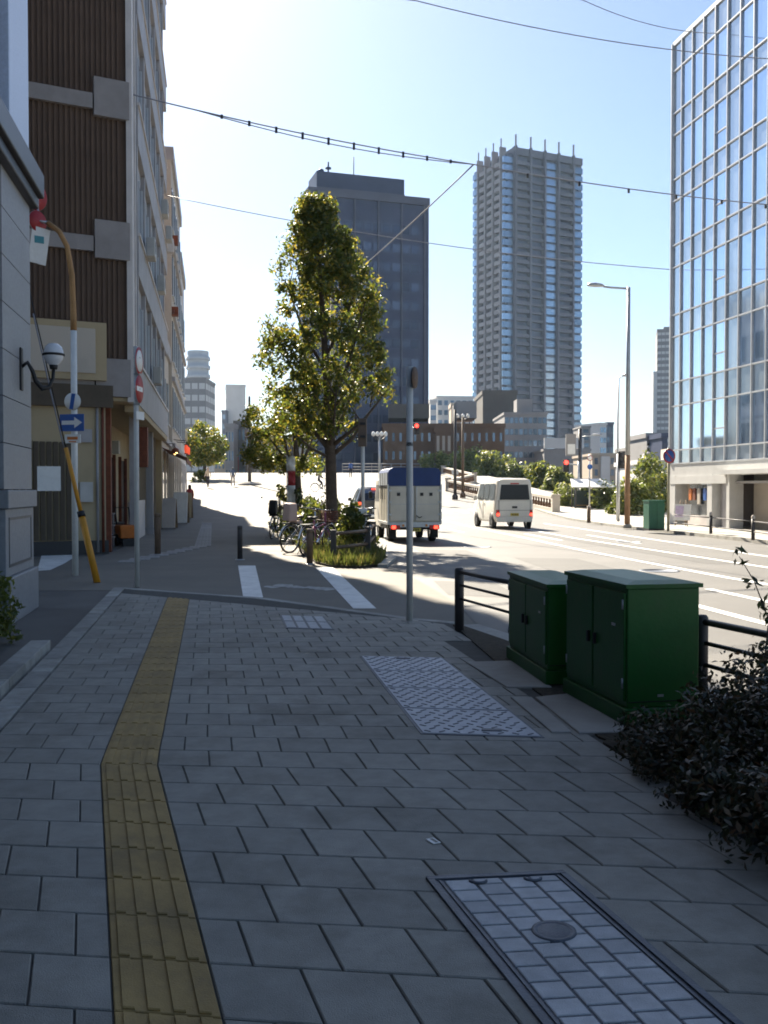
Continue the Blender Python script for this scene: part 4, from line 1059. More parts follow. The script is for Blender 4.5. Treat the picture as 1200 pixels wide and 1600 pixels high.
# far pavement posts with rails
rp_ = thing('post_and_rail', 'low rail with dark posts along the far pavement in front of the glass building', 'railing')
RP = [(9.956, 33.46), (9.995, 29.78), (9.931, 26.2), (9.732, 22.64)]
for x, y in RP[1:]:
    p_ = MB().lathe([(0, 0), (.05, 0), (.05, .58), (0, .58)], 10, (x + .15, y, .07)).build('post', M['dark_post'], rp_)
    MB().lathe([(.05, .58), (.055, .64), (.03, .68), (0, .69)], 10, (x + .15, y, .07)).build('post_cap', M['beige'], p_)
for (x0, y0), (x1, y1) in zip(RP[:-1], RP[1:]):
    for zz in (.30, .58): MB().tube([(x0 + .15, y0, zz), (x1 + .15, y1, zz)], .018, 6).build('rail', M['dark_post'], rp_)

# lamps and signals -----------------------------------------------------------
def street_lamp(label, base, h, arm, r, lowrust=0.3, z0=.07, head=.62):
    g = thing('street_lamp', label, 'street lamp', (base[0], base[1], z0))
    k = h * lowrust
    MB().tube([(0, 0, 0), (0, 0, k)], [r * 1.25, r * 1.12], 12).build('lower_pole', pm('rusty_pole', (.34, .19, .10), .7, .25, 2), g)
    MB().tube([(0, 0, k), (0, 0, h)], [r * 1.1, r * .75], 12).build('pole', M['steel'], g)
    MB().tube([(0, 0, h - .05), (arm * .5, 0, h - .01), (arm * .72, 0, h + .03)], r * .45, 8).build('arm', M['steel'], g)
    s = 1 if arm > 0 else -1
    hd = MB()
    L = head
    rings = []
    for t, w_, hh in ((0, .05, .05), (.15, .11, .09), (.5, .15, .12), (.85, .13, .1), (1, .05, .05)):
        rings.append((t * L, w_, hh))
    vs = []; fs = []
    for (t, w_, hh) in rings:
        for j in range(10):
            an = 2 * PI * j / 10; vs.append((arm * .7 + s * t, w_ * math.cos(an), h + .04 + t * .05 + (hh * math.sin(an) if math.sin(an) > 0 else .35 * hh * math.sin(an))))
    for i in range(4):
        for j in range(10): fs.append((i * 10 + j, i * 10 + (j + 1) % 10, (i + 1) * 10 + (j + 1) % 10, (i + 1) * 10 + j))
    fs.append(tuple(range(10))); fs.append(tuple(range(40, 50)))
    hd.add(vs, fs, 0, True).build('lamp_head', M['steel'], g)
    MB().lathe([(0, -.05), (r * 1.9, -.05), (r * 1.9, .06), (r * 1.3, .1)], 12).build('base', M['concrete'], g)
    return g
street_lamp('tall grey street lamp with rusty lower pole before the glass building', (9.035, 35.64), 8.85, -1.3, .085)
street_lamp('thinner curved street lamp behind the tall one on the right', (10.419, 42.8), 6.39, .25, .06, .0, .07, .3)
g = street_lamp('small dark lamp head beside the sign pole near the bus shelter', (11.909, 58.0), 4.2 + .0, .9, .06, .2, 0.488)
def signal(label, base, h, arm, z0, red=True, col=None):
    g = thing('traffic_signal', label, 'traffic light', (base[0], base[1], z0))
    MB().tube([(0, 0, 0), (0, 0, h)], .07, 10).build('pole', M['steel'], g)
    if arm: MB().tube([(0, 0, h - .2), (arm, 0, h - .15)], .04, 8).build('arm', M['steel'], g)
    x = arm
    hs = MB().bb(x - .17, x + .17, -.14, .06, h - .62, h + .12).build('housing', M['black'], g, bevel=.03)
    for k, zz in enumerate((h - .06, h - .42)):
        on = (k == 0) and red
        MB().lathe([(0, -.165), (.11, -.16), (.125, -.14)], 14, (x, 0, zz), axis='y').build('lens', RED_ON if on else M['blacktrim'], hs)
        MB().tube([(x - .14, -.14, zz), (x - .1, -.2, zz + .12), (x + .1, -.2, zz + .12), (x + .14, -.14, zz)], .012, 5).build('visor', M['black'], hs)
    return g
RED_ON = emit('signal_red', (1.0, .03, .02), 2.5)
signal('red pedestrian signal seen beside the slim grey pole above the truck', (1.777, 62), 4.941, .33, 0.675)
signal('red signal on a pole in front of the low grey hall', (11.349, 56), 2.689, -.75, 0.402)
g = signal('unlit dark signal hanging by the tall street lamp', (10.004, 41), 2.897, .14, .07, False)
g = thing('traffic_signal', 'signal on a slim pale pole seen from the side at the tree bed', 'traffic light', (-.53, 24.1, -.02))
MB().tube([(0, 0, 0), (0, 0, 3.15)], .045, 10).build('pole', M['pale_pole'], g)
hs = MB().bb(-.12, .10, -.1, .1, 2.55, 3.25).build('housing', pm('signal_brown', (.11, .08, .06), .6, .2, 4), g, bevel=.02)
MB().bb(-.06, .07, -.2, -.1, 3.08, 3.14).bb(-.06, .07, -.2, -.1, 2.76, 2.82).build('visor', M['black'], hs)
MB().bb(-.1, .1, -.06, .06, .5, 1.0).build('control_box', M['white_paint'], g, bevel=.01)
# slim poles by the bridge parapet
for (u, yb, h, mt, lab) in ((4.736, 64, 5.995, 'dark_post', 'plain black pole standing by the bridge parapet'), (5.412, 66, 5.53, 'brown_post', 'beige lamp post with globe lamps by the bridge parapet')):
    g = thing('lamp_post', lab, 'pole', (u, yb, H(yb)))
    MB().tube([(0, 0, 0), (0, 0, h)], [.11, .085], 10).build('pole', M[mt], g)
    MB().lathe([(0, 0), (.2, 0), (.2, .25), (.11, .4)], 10).build('base', M[mt], g)
    if mt == 'brown_post':
        for sx in (-.35, 0, .35):
            MB().tube([(0, 0, h - .2), (sx, 0, h - .05)], .03, 6).build('arm', M['black'], g)
            MB().lathe([(0, 0), (.09, .05), (.12, .15), (.08, .26), (0, .3)], 10, (sx, 0, h - .05)).build('globe', M['white_paint'], g)
    else:
        MB().bb(-.22, .22, -.05, .05, h * .28, h * .33).build('plate', M['steel'], g)
g = thing('lamp_post', 'lamp post with cluster of white globes right of the big tree trunk', 'street lamp', (-0.443, 95, H(95)))
hh = 4.086
MB().tube([(0, 0, 0), (0, 0, hh)], .1, 8).build('pole', M['steel'], g)
for sx in (-.6, -.2, .2, .6):
    MB().tube([(0, 0, hh - .5), (sx, 0, hh)], .05, 6).build('arm', M['black'], g)
    MB().lathe([(0, 0), (.16, .08), (.2, .25), (.14, .42), (0, .5)], 10, (sx, 0, hh)).build('globe', M['white_paint'], g)
g = thing('utility_pole', 'dark pole with small base island on the sunlit plaza at left', 'pole', (-11.615, 83.0, 1.893))
MB().tube([(0, 0, 0), (0, 0, 7.6)], [.16, .1], 10).build('pole', M['dark_post'], g)
MB().lathe([(0, .25), (.9, .22), (1.1, 0)], 14).build('base', M['concrete'], g)
# sign on pole (bus stop) and shelter
g = thing('bus_stop_sign', 'white bus stop sign board on a dark pole before the residential tower', 'sign', (11.704, 57.4, 0.462))
MB().tube([(0, 0, 0), (0, 0, 4.6)], .11, 8).build('pole', M['dark_post'], g)
MB().tube([(0, 0, 0), (0, 0, 1.3)], .16, 8).build('rusty_sleeve', M['wood'], g)
MB().bb(-.85, -.25, -.06, .06, 3.0, 4.3).build('board', M['far_grey'], g)
MB().bb(-.75, -.3, -.08, -.06, 3.1, 3.7).build('panel', M['white_paint'], g)
sh = thing('bus_shelter', 'white roofed bus shelter in front of the green hedge', 'shelter', (11.664, 54.5, 0.205), R(4))
z0 = 1.35
MB().add([(-1.2, -.7, z0), (1.3, -.7, z0), (1.05, .6, z0 + .45), (-.95, .6, z0 + .45), (-1.2, -.7, z0 + .07), (1.3, -.7, z0 + .07), (1.05, .6, z0 + .52), (-.95, .6, z0 + .52)], [(3, 2, 1, 0), (4, 5, 6, 7), (0, 1, 5, 4), (1, 2, 6, 5), (2, 3, 7, 6), (3, 0, 4, 7)]).build('roof', M['white_paint'], sh)
for x in (-.9, 1.0):
    for y in (-.4, .4): MB().tube([(x, y, -.4), (x, y, z0 + .2)], .04, 6).build('post', M['dark_post'], sh)
MB().bb(-.8, .9, .35, .4, .2, 1.2).build('back_panel', M['glass_dark'], sh)
MB().bb(-.7, .8, 0, .3, .32, .38).build('bench', M['wood'], sh)
# no parking sign
q = (9.396, 31.72)
g = thing('no_parking_sign', 'round blue and red no parking sign on a pale post by the green cabinet', 'sign', (q[0], q[1], .075))
MB().tube([(0, 0, 0), (0, 0, 2.75)], .045, 10).build('post', pm('post_khaki', (.38, .34, .22), .5, .1, 3), g)
dsc = sign_disc(g, (0, -.06, 2.48), .24, R(20), M['sign_blue'], M['red'])
MB().box((0, -.016, 0), (.37, .004, .05), ry=R(45)).build('red_bar', M['red'], dsc)
g = thing('low_post', 'short rusty marker post at the far kerb below the bus shelter', 'bollard', (8.606, 40.32, .05))
MB().tube([(0, 0, 0), (0, 0, .65)], .08, 8).build('post', M['brown_post'], g)
MB().lathe([(.08, .65), (.09, .7), (.0, .74)], 8).build('cap', M['beige'], g)
g = thing('road_sign', 'small round road sign on a thin pole beside the bus shelter', 'sign', (10.7, 50, 0.187))
MB().tube([(0, 0, 0), (0, 0, 3.1)], .04, 8).build('post', M['steel'], g)
sign_disc(g, (0, -.05, 2.9), .15, R(10), M['white_paint'], M['red']); sign_disc(g, (0, -.05, 2.45), .14, R(10), M['sign_blue'])
# bridge parapet: stone piers, rail and balusters
bp = thing('bridge_parapet', 'pale stone parapet with dark openings along the right side of the bridge', 'parapet')
PA = [(9.029, 50.52), (8.306, 57.94), (6.688, 63.9), (4.945, 74.2), (7.9, 84.0), (6.4, 104.0)]
for x, y in PA: MB().bb(x - .2, x + .2, y - .2, y + .2, H(y) - .2, H(y) + .9).bb(x - .25, x + .25, y - .25, y + .25, H(y) + .9, H(y) + 1.0).build('pier', M['beige'], bp)
for (x0, y0), (x1, y1) in zip(PA[:-1], PA[1:]):
    L = math.hypot(x1 - x0, y1 - y0); an = math.atan2(y1 - y0, x1 - x0)
    z0_, z1_ = H(y0), H(y1)
    for zz, hh in ((.72, .15), (.05, .2)):
        v = []
        for (x, y, zq) in ((x0, y0, z0_), (x1, y1, z1_)):
            for o in (-.14, .14):
                for t in (0, hh): v.append((x - math.sin(an) * o, y + math.cos(an) * o, zq + zz + t))
        MB().add(v, [(0, 1, 3, 2), (4, 6, 7, 5), (0, 4, 5, 1), (2, 3, 7, 6), (1, 5, 7, 3), (0, 2, 6, 4)]).build('coping' if zz > .5 else 'footing', M['beige'], bp)
    n = max(3, int(L / .55)); me = MB().lathe([(.07, 0), (.1, .15), (.05, .3), (.07, .5)], 8).mesh('baluster'); me.materials.append(M['far_brick'])
    for k in range(1, n):
        t = k / n; share('baluster', me, bp, (x0 + (x1 - x0) * t, y0 + (y1 - y0) * t, z0_ + (z1_ - z0_) * t + .24))
br = thing('bridge_railing', 'light railing across the far end of the bridge behind the truck', 'railing')
for k in range(14):
    x = -5.113 + k * 1.2
    MB().bb(x - .06, x + .06, 117.9, 118.1, H(118), H(118) + 1.1).build('post', M['far_grey'], br)
for zz in (.35, .7, 1.08): MB().tube([(-5.113, 118, H(118) + zz), (-5.113 + 15.6, 118, H(118) + zz)], .05, 6).build('rail', M['far_grey'], br)

# overhead cables ---------------------------------------------------------------
def cable(name, label, pts, r, sag=0.15, seg=14):
    P_ = []
    for a, b in zip(pts[:-1], pts[1:]):
        for k in range(seg):
            t = k / seg; p = Vector(a).lerp(Vector(b), t); p.z -= sag * 4 * t * (1 - t); P_.append(p)
    P_.append(Vector(pts[-1]))
    g = thing(name, label, 'cable', pts[0])
    o = Vector(pts[0])
    MB().tube([p - o for p in P_], r, 6).build('wire', M['wire'], g)
    return g, P_, o
cA = [(-6.489, 22.6, 10.815), (2.407, 26, 10.182), (13.146, 30, 10.185)]
g, PP, o = cable('overhead_cable', 'thick overhead cable pair with clips crossing the street at mid height', cA, .017, .12)
low = [p - o for p in PP[3:15]]
low = [Vector((p.x, p.y, p.z - .12 * math.sin(PI * min(1, max(0, (i) / 11))))) for i, p in enumerate(low)]
MB().tube(low, .014, 6).build('lower_wire', M['wire'], g)
for i in range(1, 11): MB().bb(low[i].x - .03, low[i].x + .03, low[i].y - .02, low[i].y + .02, low[i].z - .03, PP[3 + i].z - o.z + .03).build('clip', M['black'], g)
for i in range(16, 28, 2): MB().bb(PP[i].x - o.x - .03, PP[i].x - o.x + .03, PP[i].y - o.y - .02, PP[i].y - o.y + .02, PP[i].z - o.z - .12, PP[i].z - o.z).build('clip', M['black'], g)
cable('overhead_cable', 'diagonal cable running down from the cable junction behind the big tree', [(2.407, 26, 10.182), (-2.388, 45, 10.7)], .02, .1)
cable('overhead_cable', 'upper thin cable crossing the top of the sky to the glass building', [(-6.6, 25.0, 15.9), (0.889, 27, 15.033), (12.171, 30.6, 15.03)], .016, .25)
cable('overhead_cable', 'highest thin cable crossing the top right corner to the glass building', [(-6.9, 26.0, 20.0), (6.639, 32, 17.528), (11.86, 34.6, 17.707)], .014, .25)
cable('overhead_cable', 'faint far cable across the sky behind the tree and tower', [(-8.374, 37, 12.71), (11.236, 38, 10.114)], .016, .35)
cable('overhead_cable', 'dark stay cable at the left beside the granite pier', [(-5.819, 16, 4.369), (-5.16, 15.5, 2.121)], .012, .03)
g = thing('utility_pole', 'utility pole mostly hidden behind the big tree trunk', 'pole', (-2.4, 45, 0.066))
MB().tube([(0, 0, 0), (0, 0, 10.9)], [.15, .11], 10).build('pole', M['concrete'], g)
MB().bb(-.6, .6, -.05, .05, 10.2, 10.3).build('crossarm', M['steel'], g)

# ================================================================ vegetation
import numpy as np
def leaves(name, mat, clumps, per, size, parent, seed, flat=0.0, origin=(0, 0, 0), shell=0.35):
    """clumps: (x,y,z,r); each filled with many small folded leaves"""
    r_ = np.random.default_rng(seed)
    V = []; F = []
    cl = np.array(clumps, float)
    n = len(cl) * per
    idx = np.repeat(np.arange(len(cl)), per)
    d = r_.normal(size=(n, 3)); d /= np.linalg.norm(d, axis=1)[:, None]
    rad = (shell + (1 - shell) * r_.random(n)) ** .6
    c = cl[idx, :3] + d * (cl[idx, 3] * rad)[:, None] * np.array([1, 1, 1 - flat])
    c -= np.array(origin)
    nrm = d * .7 + r_.normal(size=(n, 3)) * .6 + np.array([0, 0, .45]); nrm /= np.linalg.norm(nrm, axis=1)[:, None]
    t = np.cross(nrm, r_.normal(size=(n, 3))); t /= np.linalg.norm(t, axis=1)[:, None]
    t[:, 2] -= .35; t /= np.linalg.norm(t, axis=1)[:, None]
    b = np.cross(nrm, t)
    s = size * (.6 + .8 * r_.random(n))[:, None]
    v0 = c - t * s; v1 = c + b * s * .42 + nrm * s * .10; v2 = c + t * s - nrm * s * .1; v3 = c - b * s * .42 + nrm * s * .10
    V = np.stack([v0, v1, v2, v3], 1).reshape(-1, 3)
    me = bpy.data.meshes.new(name)
    me.vertices.add(len(V)); me.vertices.foreach_set('co', V.ravel())
    k = np.arange(n) * 4
    T = np.stack([k, k + 1, k + 3, k + 1, k + 2, k + 3], 1).reshape(-1, 3)
    me.loops.add(T.size); me.loops.foreach_set('vertex_index', T.ravel().astype(np.int32))
    me.polygons.add(len(T)); me.polygons.foreach_set('loop_start', np.arange(0, T.size, 3, dtype=np.int32)); me.polygons.foreach_set('loop_total', np.full(len(T), 3, np.int32))
    me.update(calc_edges=True); me.validate()
    me.materials.append(mat)
    return obj(name, me, parent)

def interp(tab, x):
    for (a, va), (b, vb) in zip(tab[:-1], tab[1:]):
        if a <= x <= b: return va + (vb - va) * (x - a) / (b - a)
    return tab[0][1] if x < tab[0][0] else tab[-1][1]

# the big street tree -------------------------------------------------------
tr = thing('street_tree', 'big conical street tree in the grassy bed, tallest of the trees', 'tree', (-1.40, 25.6, -.02))
LFT = [(2.5, .7), (3.0, 1.15), (3.6, 2.0), (4.3, 2.25), (5.1, 2.15), (6.0, 1.95), (6.8, 1.6), (7.3, 1.6), (8.0, 1.45), (8.7, 1.15), (9.25, .75)]
RGT = [(2.5, .3), (3.0, .75), (3.5, 1.6), (4.3, 2.0), (5.1, 1.95), (6.0, 1.55), (6.8, 1.45), (7.3, 1.3), (8.0, .8), (8.7, .28), (9.25, .05)]
tk = MB()
lead = [(0, 0, 0), (.02, .02, .25), (.0, .0, 1.2), (-.03, .03, 2.6), (-.10, .05, 4.0), (-.2, .0, 5.6), (-.3, .05, 7.2), (-.42, .0, 8.8)]
tk.tube(lead, [.23, .175, .155, .145, .11, .08, .05, .015], 12)
tk.build('trunk', M['bark'], tr)
rg = random.Random(21)
limbs = []
for (z0, x1, y1, z1, r) in ((2.35, .95, .1, 3.4, .07), (2.6, 1.5, -.4, 4.1, .06), (2.5, -1.1, .2, 4.2, .07), (2.9, -.7, -.9, 5.2, .06), (2.7, .7, .9, 4.9, .07), (3.6, .9, -.2, 6.4, .06), (3.4, -1.5, .3, 5.6, .055), (4.6, -1.2, -.3, 7.0, .05), (5.0, .8, .4, 7.4, .045), (5.4, -1.1, .5, 8.2, .04), (2.3, -.9, -.5, 2.9, .045), (2.6, .2, -1.3, 4.0, .05)):
    x0 = interp([(a[2], a[0]) for a in lead], z0)
    mid = (x0 + (x1 - x0) * .55, y1 * .5, z0 + (z1 - z0) * .42)
    limbs.append((x1, y1, z1))
    m1 = MB().tube([(x0, 0, z0), mid, (x1, y1, z1)], [r, r * .75, r * .3], 7); m1.build('limb', M['bark'], tr)
    for q in range(3):
        t = .5 + .2 * q
        bx = (x0 + (x1 - x0) * t, y1 * t, z0 + (z1 - z0) * t)
        m1 = MB().tube([bx, (bx[0] + rg.uniform(-.5, .5), bx[1] + rg.uniform(-.5, .5), bx[2] + rg.uniform(.2, .7))], [r * .4, .008], 5); m1.build('twig', M['bark'], tr)
cl = []
while len(cl) < 320:
    z = rg.uniform(3.05, 9.15)
    l, r = interp(LFT, z), interp(RGT, z)
    cx, hw = (r - l) / 2, (r + l) / 2
    an = rg.uniform(0, 2 * PI); q = math.sqrt(rg.random())
    q = .25 + .75 * q
    rad = rg.uniform(.18, .42)
    x = cx + math.cos(an) * q * (hw - rad * .75); y = math.sin(an) * q * max(.25, min(hw, 1.75) - rad * .5)
    if x < -.7 and rg.random() < .42: continue           # thinner on the left, sky shows through
    if .25 < x < 1.3 and 3.0 < z < 3.9 and rg.random() < .6: continue
    cl.append((x, y, z, rad))
leaves('crown', M['leaf'], cl, 92, .064, tr, 5, shell=0.0)
# the second, smaller tree behind
t2 = thing('street_tree', 'smaller dark street tree just left of the big one', 'tree', (-2.85, 31.5, -.02))
MB().tube([(0, 0, 0), (.03, 0, 1.4), (-.02, 0, 2.6), (-.2, 0, 4.6)], [.16, .12, .1, .03], 10).build('trunk', M['bark'], t2)
for (x1, y1, z1) in ((-1.1, .2, 3.4), (.7, -.3, 3.6), (-.6, -.5, 4.2), (.3, .6, 4.4)): MB().tube([(0, 0, 2.0), (x1 * .5, y1 * .5, 2.7), (x1, y1, z1)], [.06, .045, .015], 6).build('limb', M['bark'], t2)
cl = [(rg.uniform(-1.75, .7), rg.uniform(-1.2, 1.2), rg.uniform(2.1, 4.7), rg.uniform(.18, .42)) for _ in range(80)]
cl = [c for c in cl if ((c[0] + .4) / 1.45) ** 2 + ((c[2] - 3.2) / 1.6) ** 2 < 1]
leaves('crown', M['leaf'], cl, 120, .068, t2, 9, shell=0.0)

def bush(name, label, loc, rx, ry, rz, n, per, size, mat, seed, stems=True, cat='shrub', group=None, spread=.30):
    g = thing(name, label, cat, loc, 0, group)
    r2 = random.Random(seed); c = []
    while len(c) < n:
        x, y, z = r2.uniform(-1, 1), r2.uniform(-1, 1), r2.uniform(0, 1)
        if x * x + y * y + (z * z) * .95 > 1.0: continue
        if x * x + y * y + z * z < .25 and r2.random() < .6: continue
        k = r2.uniform(.7, 1.3) * spread * min(rx, rz)
        c.append((x * rx, y * ry, z * rz + k * .6, k))
    leaves('foliage', mat, c, per, size, g, seed)
    if stems:
        m1 = MB()
        for q in range(6):
            a_ = r2.uniform(0, 2 * PI); m1.tube([(0.1 * rx * math.cos(a_), .1 * ry * math.sin(a_), -.05), (rx * .5 * math.cos(a_), ry * .5 * math.sin(a_), rz * .75)], [.025 * rz, .008], 5)
        m1.build('stems', M['bark'], g)
    return g
# near shrub on the right, dark in the shade
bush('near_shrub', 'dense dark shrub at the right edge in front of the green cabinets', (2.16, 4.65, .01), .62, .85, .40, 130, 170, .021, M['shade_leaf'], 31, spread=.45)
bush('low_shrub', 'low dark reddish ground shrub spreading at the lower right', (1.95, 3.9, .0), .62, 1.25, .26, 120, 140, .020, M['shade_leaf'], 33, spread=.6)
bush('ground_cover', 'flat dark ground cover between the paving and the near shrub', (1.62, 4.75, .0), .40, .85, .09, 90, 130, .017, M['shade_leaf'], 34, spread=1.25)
sg = thing('shrub_shoot', 'thin leafy shoot rising above the dark shrub before the guard rail', 'plant', (2.02, 5.0, .35))
pts = [(0, 0, 0), (-.03, 0, .2), (-.01, 0, .42), (-.08, .02, .62), (-.16, .02, .75)]
MB().tube(pts, [.006, .005, .004, .003, .002], 5).build('stem', M['bark'], sg)
leaves('foliage', M['leaf_dark'], [(p[0], p[1], p[2], .05) for p in pts[1:]] + [(-.04, 0, .5, .05), (-.02, 0, .3, .05)], 9, .028, sg, 3)
bush('edge_bush', 'bright green bush low at the left edge by the granite pier', (-3.85, 9.0, .0), .35, .8, .55, 60, 60, .035, M['leaf_bright'], 35)
# shrubs in the tree bed
bush('bed_shrub', 'leafy green shrub behind the parked bicycles in the tree bed', (-1.9, 27.0, .0), .95, 1.3, 1.05, 60, 60, .08, M['leaf_bright'], 41)
bush('bed_shrub', 'loose yellow green shrub right of the big tree trunk', (-.75, 24.4, .0), .55, .8, .95, 36, 55, .075, M['leaf_bright'], 43)
bush('bed_shrub', 'thin dark leaved sapling rising above the bed shrubs', (-2.6, 30.0, .0), .5, .5, 1.5, 16, 40, .08, M['leaf_dark'], 44)
bush('bed_shrub', 'dark leafy shrub beside the red banner', (-3.3, 31.5, .0), .4, .5, 1.7, 20, 40, .09, M['leaf'], 45)
# bed soil, edging and grass
BED = [(-1.35, 19.0), (-1.0, 18.15), (-.45, 17.95), (-.08, 18.4), (.04, 20.3), (-.75, 27.5), (-2.2, 36), (-3.6, 36), (-2.75, 28), (-1.75, 21.5)]
struct(MB().prism(BED, -.024, .02).build('tree_bed', M['soil']))
def inside(p, poly):
    c = False; n = len(poly)
    for i in range(n):
        a, b = poly[i], poly[(i + 1) % n]
        if (a[1] > p[1]) != (b[1] > p[1]) and p[0] < (b[0] - a[0]) * (p[1] - a[1]) / (b[1] - a[1]) + a[0]: c = not c
    return c
gm = MB(); k = 0
while k < 6500:
    p = (rg.uniform(-3.6, .1), 18 + 9 * rg.random() ** 1.5)
    if not inside(p, BED): continue
    h = rg.uniform(.08, .26) * (1.25 if rg.random() < .2 else 1); a_ = rg.uniform(0, 2 * PI); w = .013
    dx, dy = math.cos(a_) * w, math.sin(a_) * w; lx_, ly_ = rg.uniform(-.09, .09), rg.uniform(-.09, .09)
    gm.add([(p[0] - dx, p[1] - dy, 0), (p[0] + dx, p[1] + dy, 0), (p[0] + lx_ * .4 + dx * .6, p[1] + ly_ * .4 + dy * .6, h * .6), (p[0] + lx_, p[1] + ly_, h)], [(0, 1, 2), (0, 2, 3)]); k += 1
o = gm.build('bed_grass', M['grass']); tag(o, 'short tufted grass growing in the tree bed', None, None, 'stuff')
# weeds along the granite building and by the poles
# hedges and trees beyond the road ------------------------------------------------
FT = [
 ('bank_tree', 'rounded green tree on the river bank just right of the truck', (6.72, 112, 3.0), 2.6, 2.2, 2.3),
 ('bank_tree', 'broad green tree behind the black pole by the parapet', (9.45, 105, 2.8), 2.4, 2.2, 2.5),
 ('bank_tree', 'green tree right behind the white van roof', (11.333, 100, 2.5), 2.2, 2.0, 2.2),
 ('bank_tree', 'lowest round bush beside the van between the trees', (13.066, 98, 1.7), 1.8, 1.6, 1.9),
 ('bank_tree', 'darker round tree right of the van in front of the grey hall', (13.066, 80, .4), 1.6, 1.6, 2.9),
 ('bank_tree', 'small pale green tree below the right red signal', (13.933, 76, .6), 1.3, 1.2, 2.2)]
for i, (n_, l_, lc, rx, ry, rz) in enumerate(FT):
    g = bush(n_, l_, lc, rx, ry, rz, 34, 60, .22, M['leaf_bright'] if i == 4 else M['leaf_far'], 60 + i, False, 'tree', 'trees on the far bank', .34)
    MB().tube([(0, 0, -2.0), (0, 0, rz * .5)], [.18, .08], 7).build('trunk', M['bark'], g)
HG = [('hedge_shrub', 'bright green shrub left of the bus shelter', (11.134, 57, .2), 1.1, 1.0, 1.3, 'leaf_far'),
 ('hedge_shrub', 'green shrub under the bus shelter roof', (12.45, 58, .2), 1.3, 1.0, 1.25, 'leaf_bright'),
 ('hedge_shrub', 'green shrub right of the bus shelter', (12.6, 54, .0), 1.1, 1.0, 1.5, 'leaf_far'),
 ('hedge_shrub', 'dense dark shrub behind the street lamp base', (12.32, 48, .0), 1.0, 1.0, 1.6, 'leaf_bright'),
 ('hedge_shrub', 'tall rounded brownish green tree right of the street lamp', (13.599, 50, .0), 1.15, 1.1, 2.9, 'leaf_bright'),
 ('hedge_shrub', 'green tree touching the glass building corner', (15.079, 52, .0), 1.1, 1.1, 3.2, 'leaf_bright')]
for i, (n_, l_, lc, rx, ry, rz, mt) in enumerate(HG):
    bush(n_, l_, lc, rx, ry, rz, 40, 60, .12, M[mt], 80 + i, True, 'shrub', 'shrubs along the far pavement', .36)
g = bush('plaza_tree', 'leafy green street tree at the end of the left building row', (-17.173, 92, 3.6), 2.3, 2.0, 4.0, 60, 60, .2, M['leaf'], 97, False, 'tree')
MB().tube([(0, 0, -1.6), (0, 0, 1.6)], [.2, .12], 8).build('trunk', M['bark'], g)
bush('planter_bush', 'small yellow green bush below the leafy tree at the end of the left row', (-16.837, 88, 2.199), .7, .7, 1.0, 20, 50, .12, M['leaf_bright'], 98)

# ================================================================ vehicles
M['body_white'] = pm('vehicle_white', (.70, .67, .60), .32, .05, 2, spec=.5)
M['tarp_blue'] = pm('tarp_blue', (.018, .045, .15), .6, .15, 2, .2, 20)
M['tarp_beige'] = pm('truck_box', (.58, .54, .45), .5, .08, 2, stain=.3, stain_col=(.35, .3, .25))
M['car_dark'] = pm('car_dark', (.018, .02, .03), .22, .1, 2, spec=.6)
M['car_glass'] = pm('car_glass', (.02, .025, .03), .28, .1, 2, spec=.25)
tail_on = emit('tail_lamp', (1.0, .06, .03), 1.1)
tail_off = pm('tail_lens', (.45, .02, .015), .25, .05, 3)
M['amber'] = pm('amber_lens', (.6, .2, .02), .3)
M['plate_y'] = pm('plate_yellow', (.5, .38, .05), .5)
def wheel(parent, x, y, r, w, nm='wheel'):
    o = MB().lathe([(r * .62, -w / 2), (r * .96, -w / 2), (r, -w / 3), (r, w / 3), (r * .96, w / 2), (r * .62, w / 2)], 22, (x, y, r), axis='x').build(nm, M['rubber'], parent)
    MB().lathe([(0, -w * .36), (r * .2, -w * .42), (r * .5, -w * .3), (r * .64, -w * .47)], 18, (x, y, r), axis='x').lathe([(r * .64, w * .47), (r * .5, w * .3), (r * .2, w * .42), (0, w * .36)], 18, (x, y, r), axis='x').build('rim', M['steel'], o)
    return o
# box truck ------------------------------------------------------------
kt = thing('box_truck', 'small white truck with blue topped cargo box waiting on the road', 'truck', (.86, 27.0, -.026), R(8))
MB().bb(-.66, .66, .1, 3.3, .34, .50).build('chassis', M['black'], kt)
bx = MB().bb(-.74, .74, .02, 1.95, .56, 1.60).build('cargo_box', M['tarp_beige'], kt, bevel=.015)
MB().bb(-.77, .77, -.02, 2.0, .49, .56).build('bed_floor', M['steel'], kt)
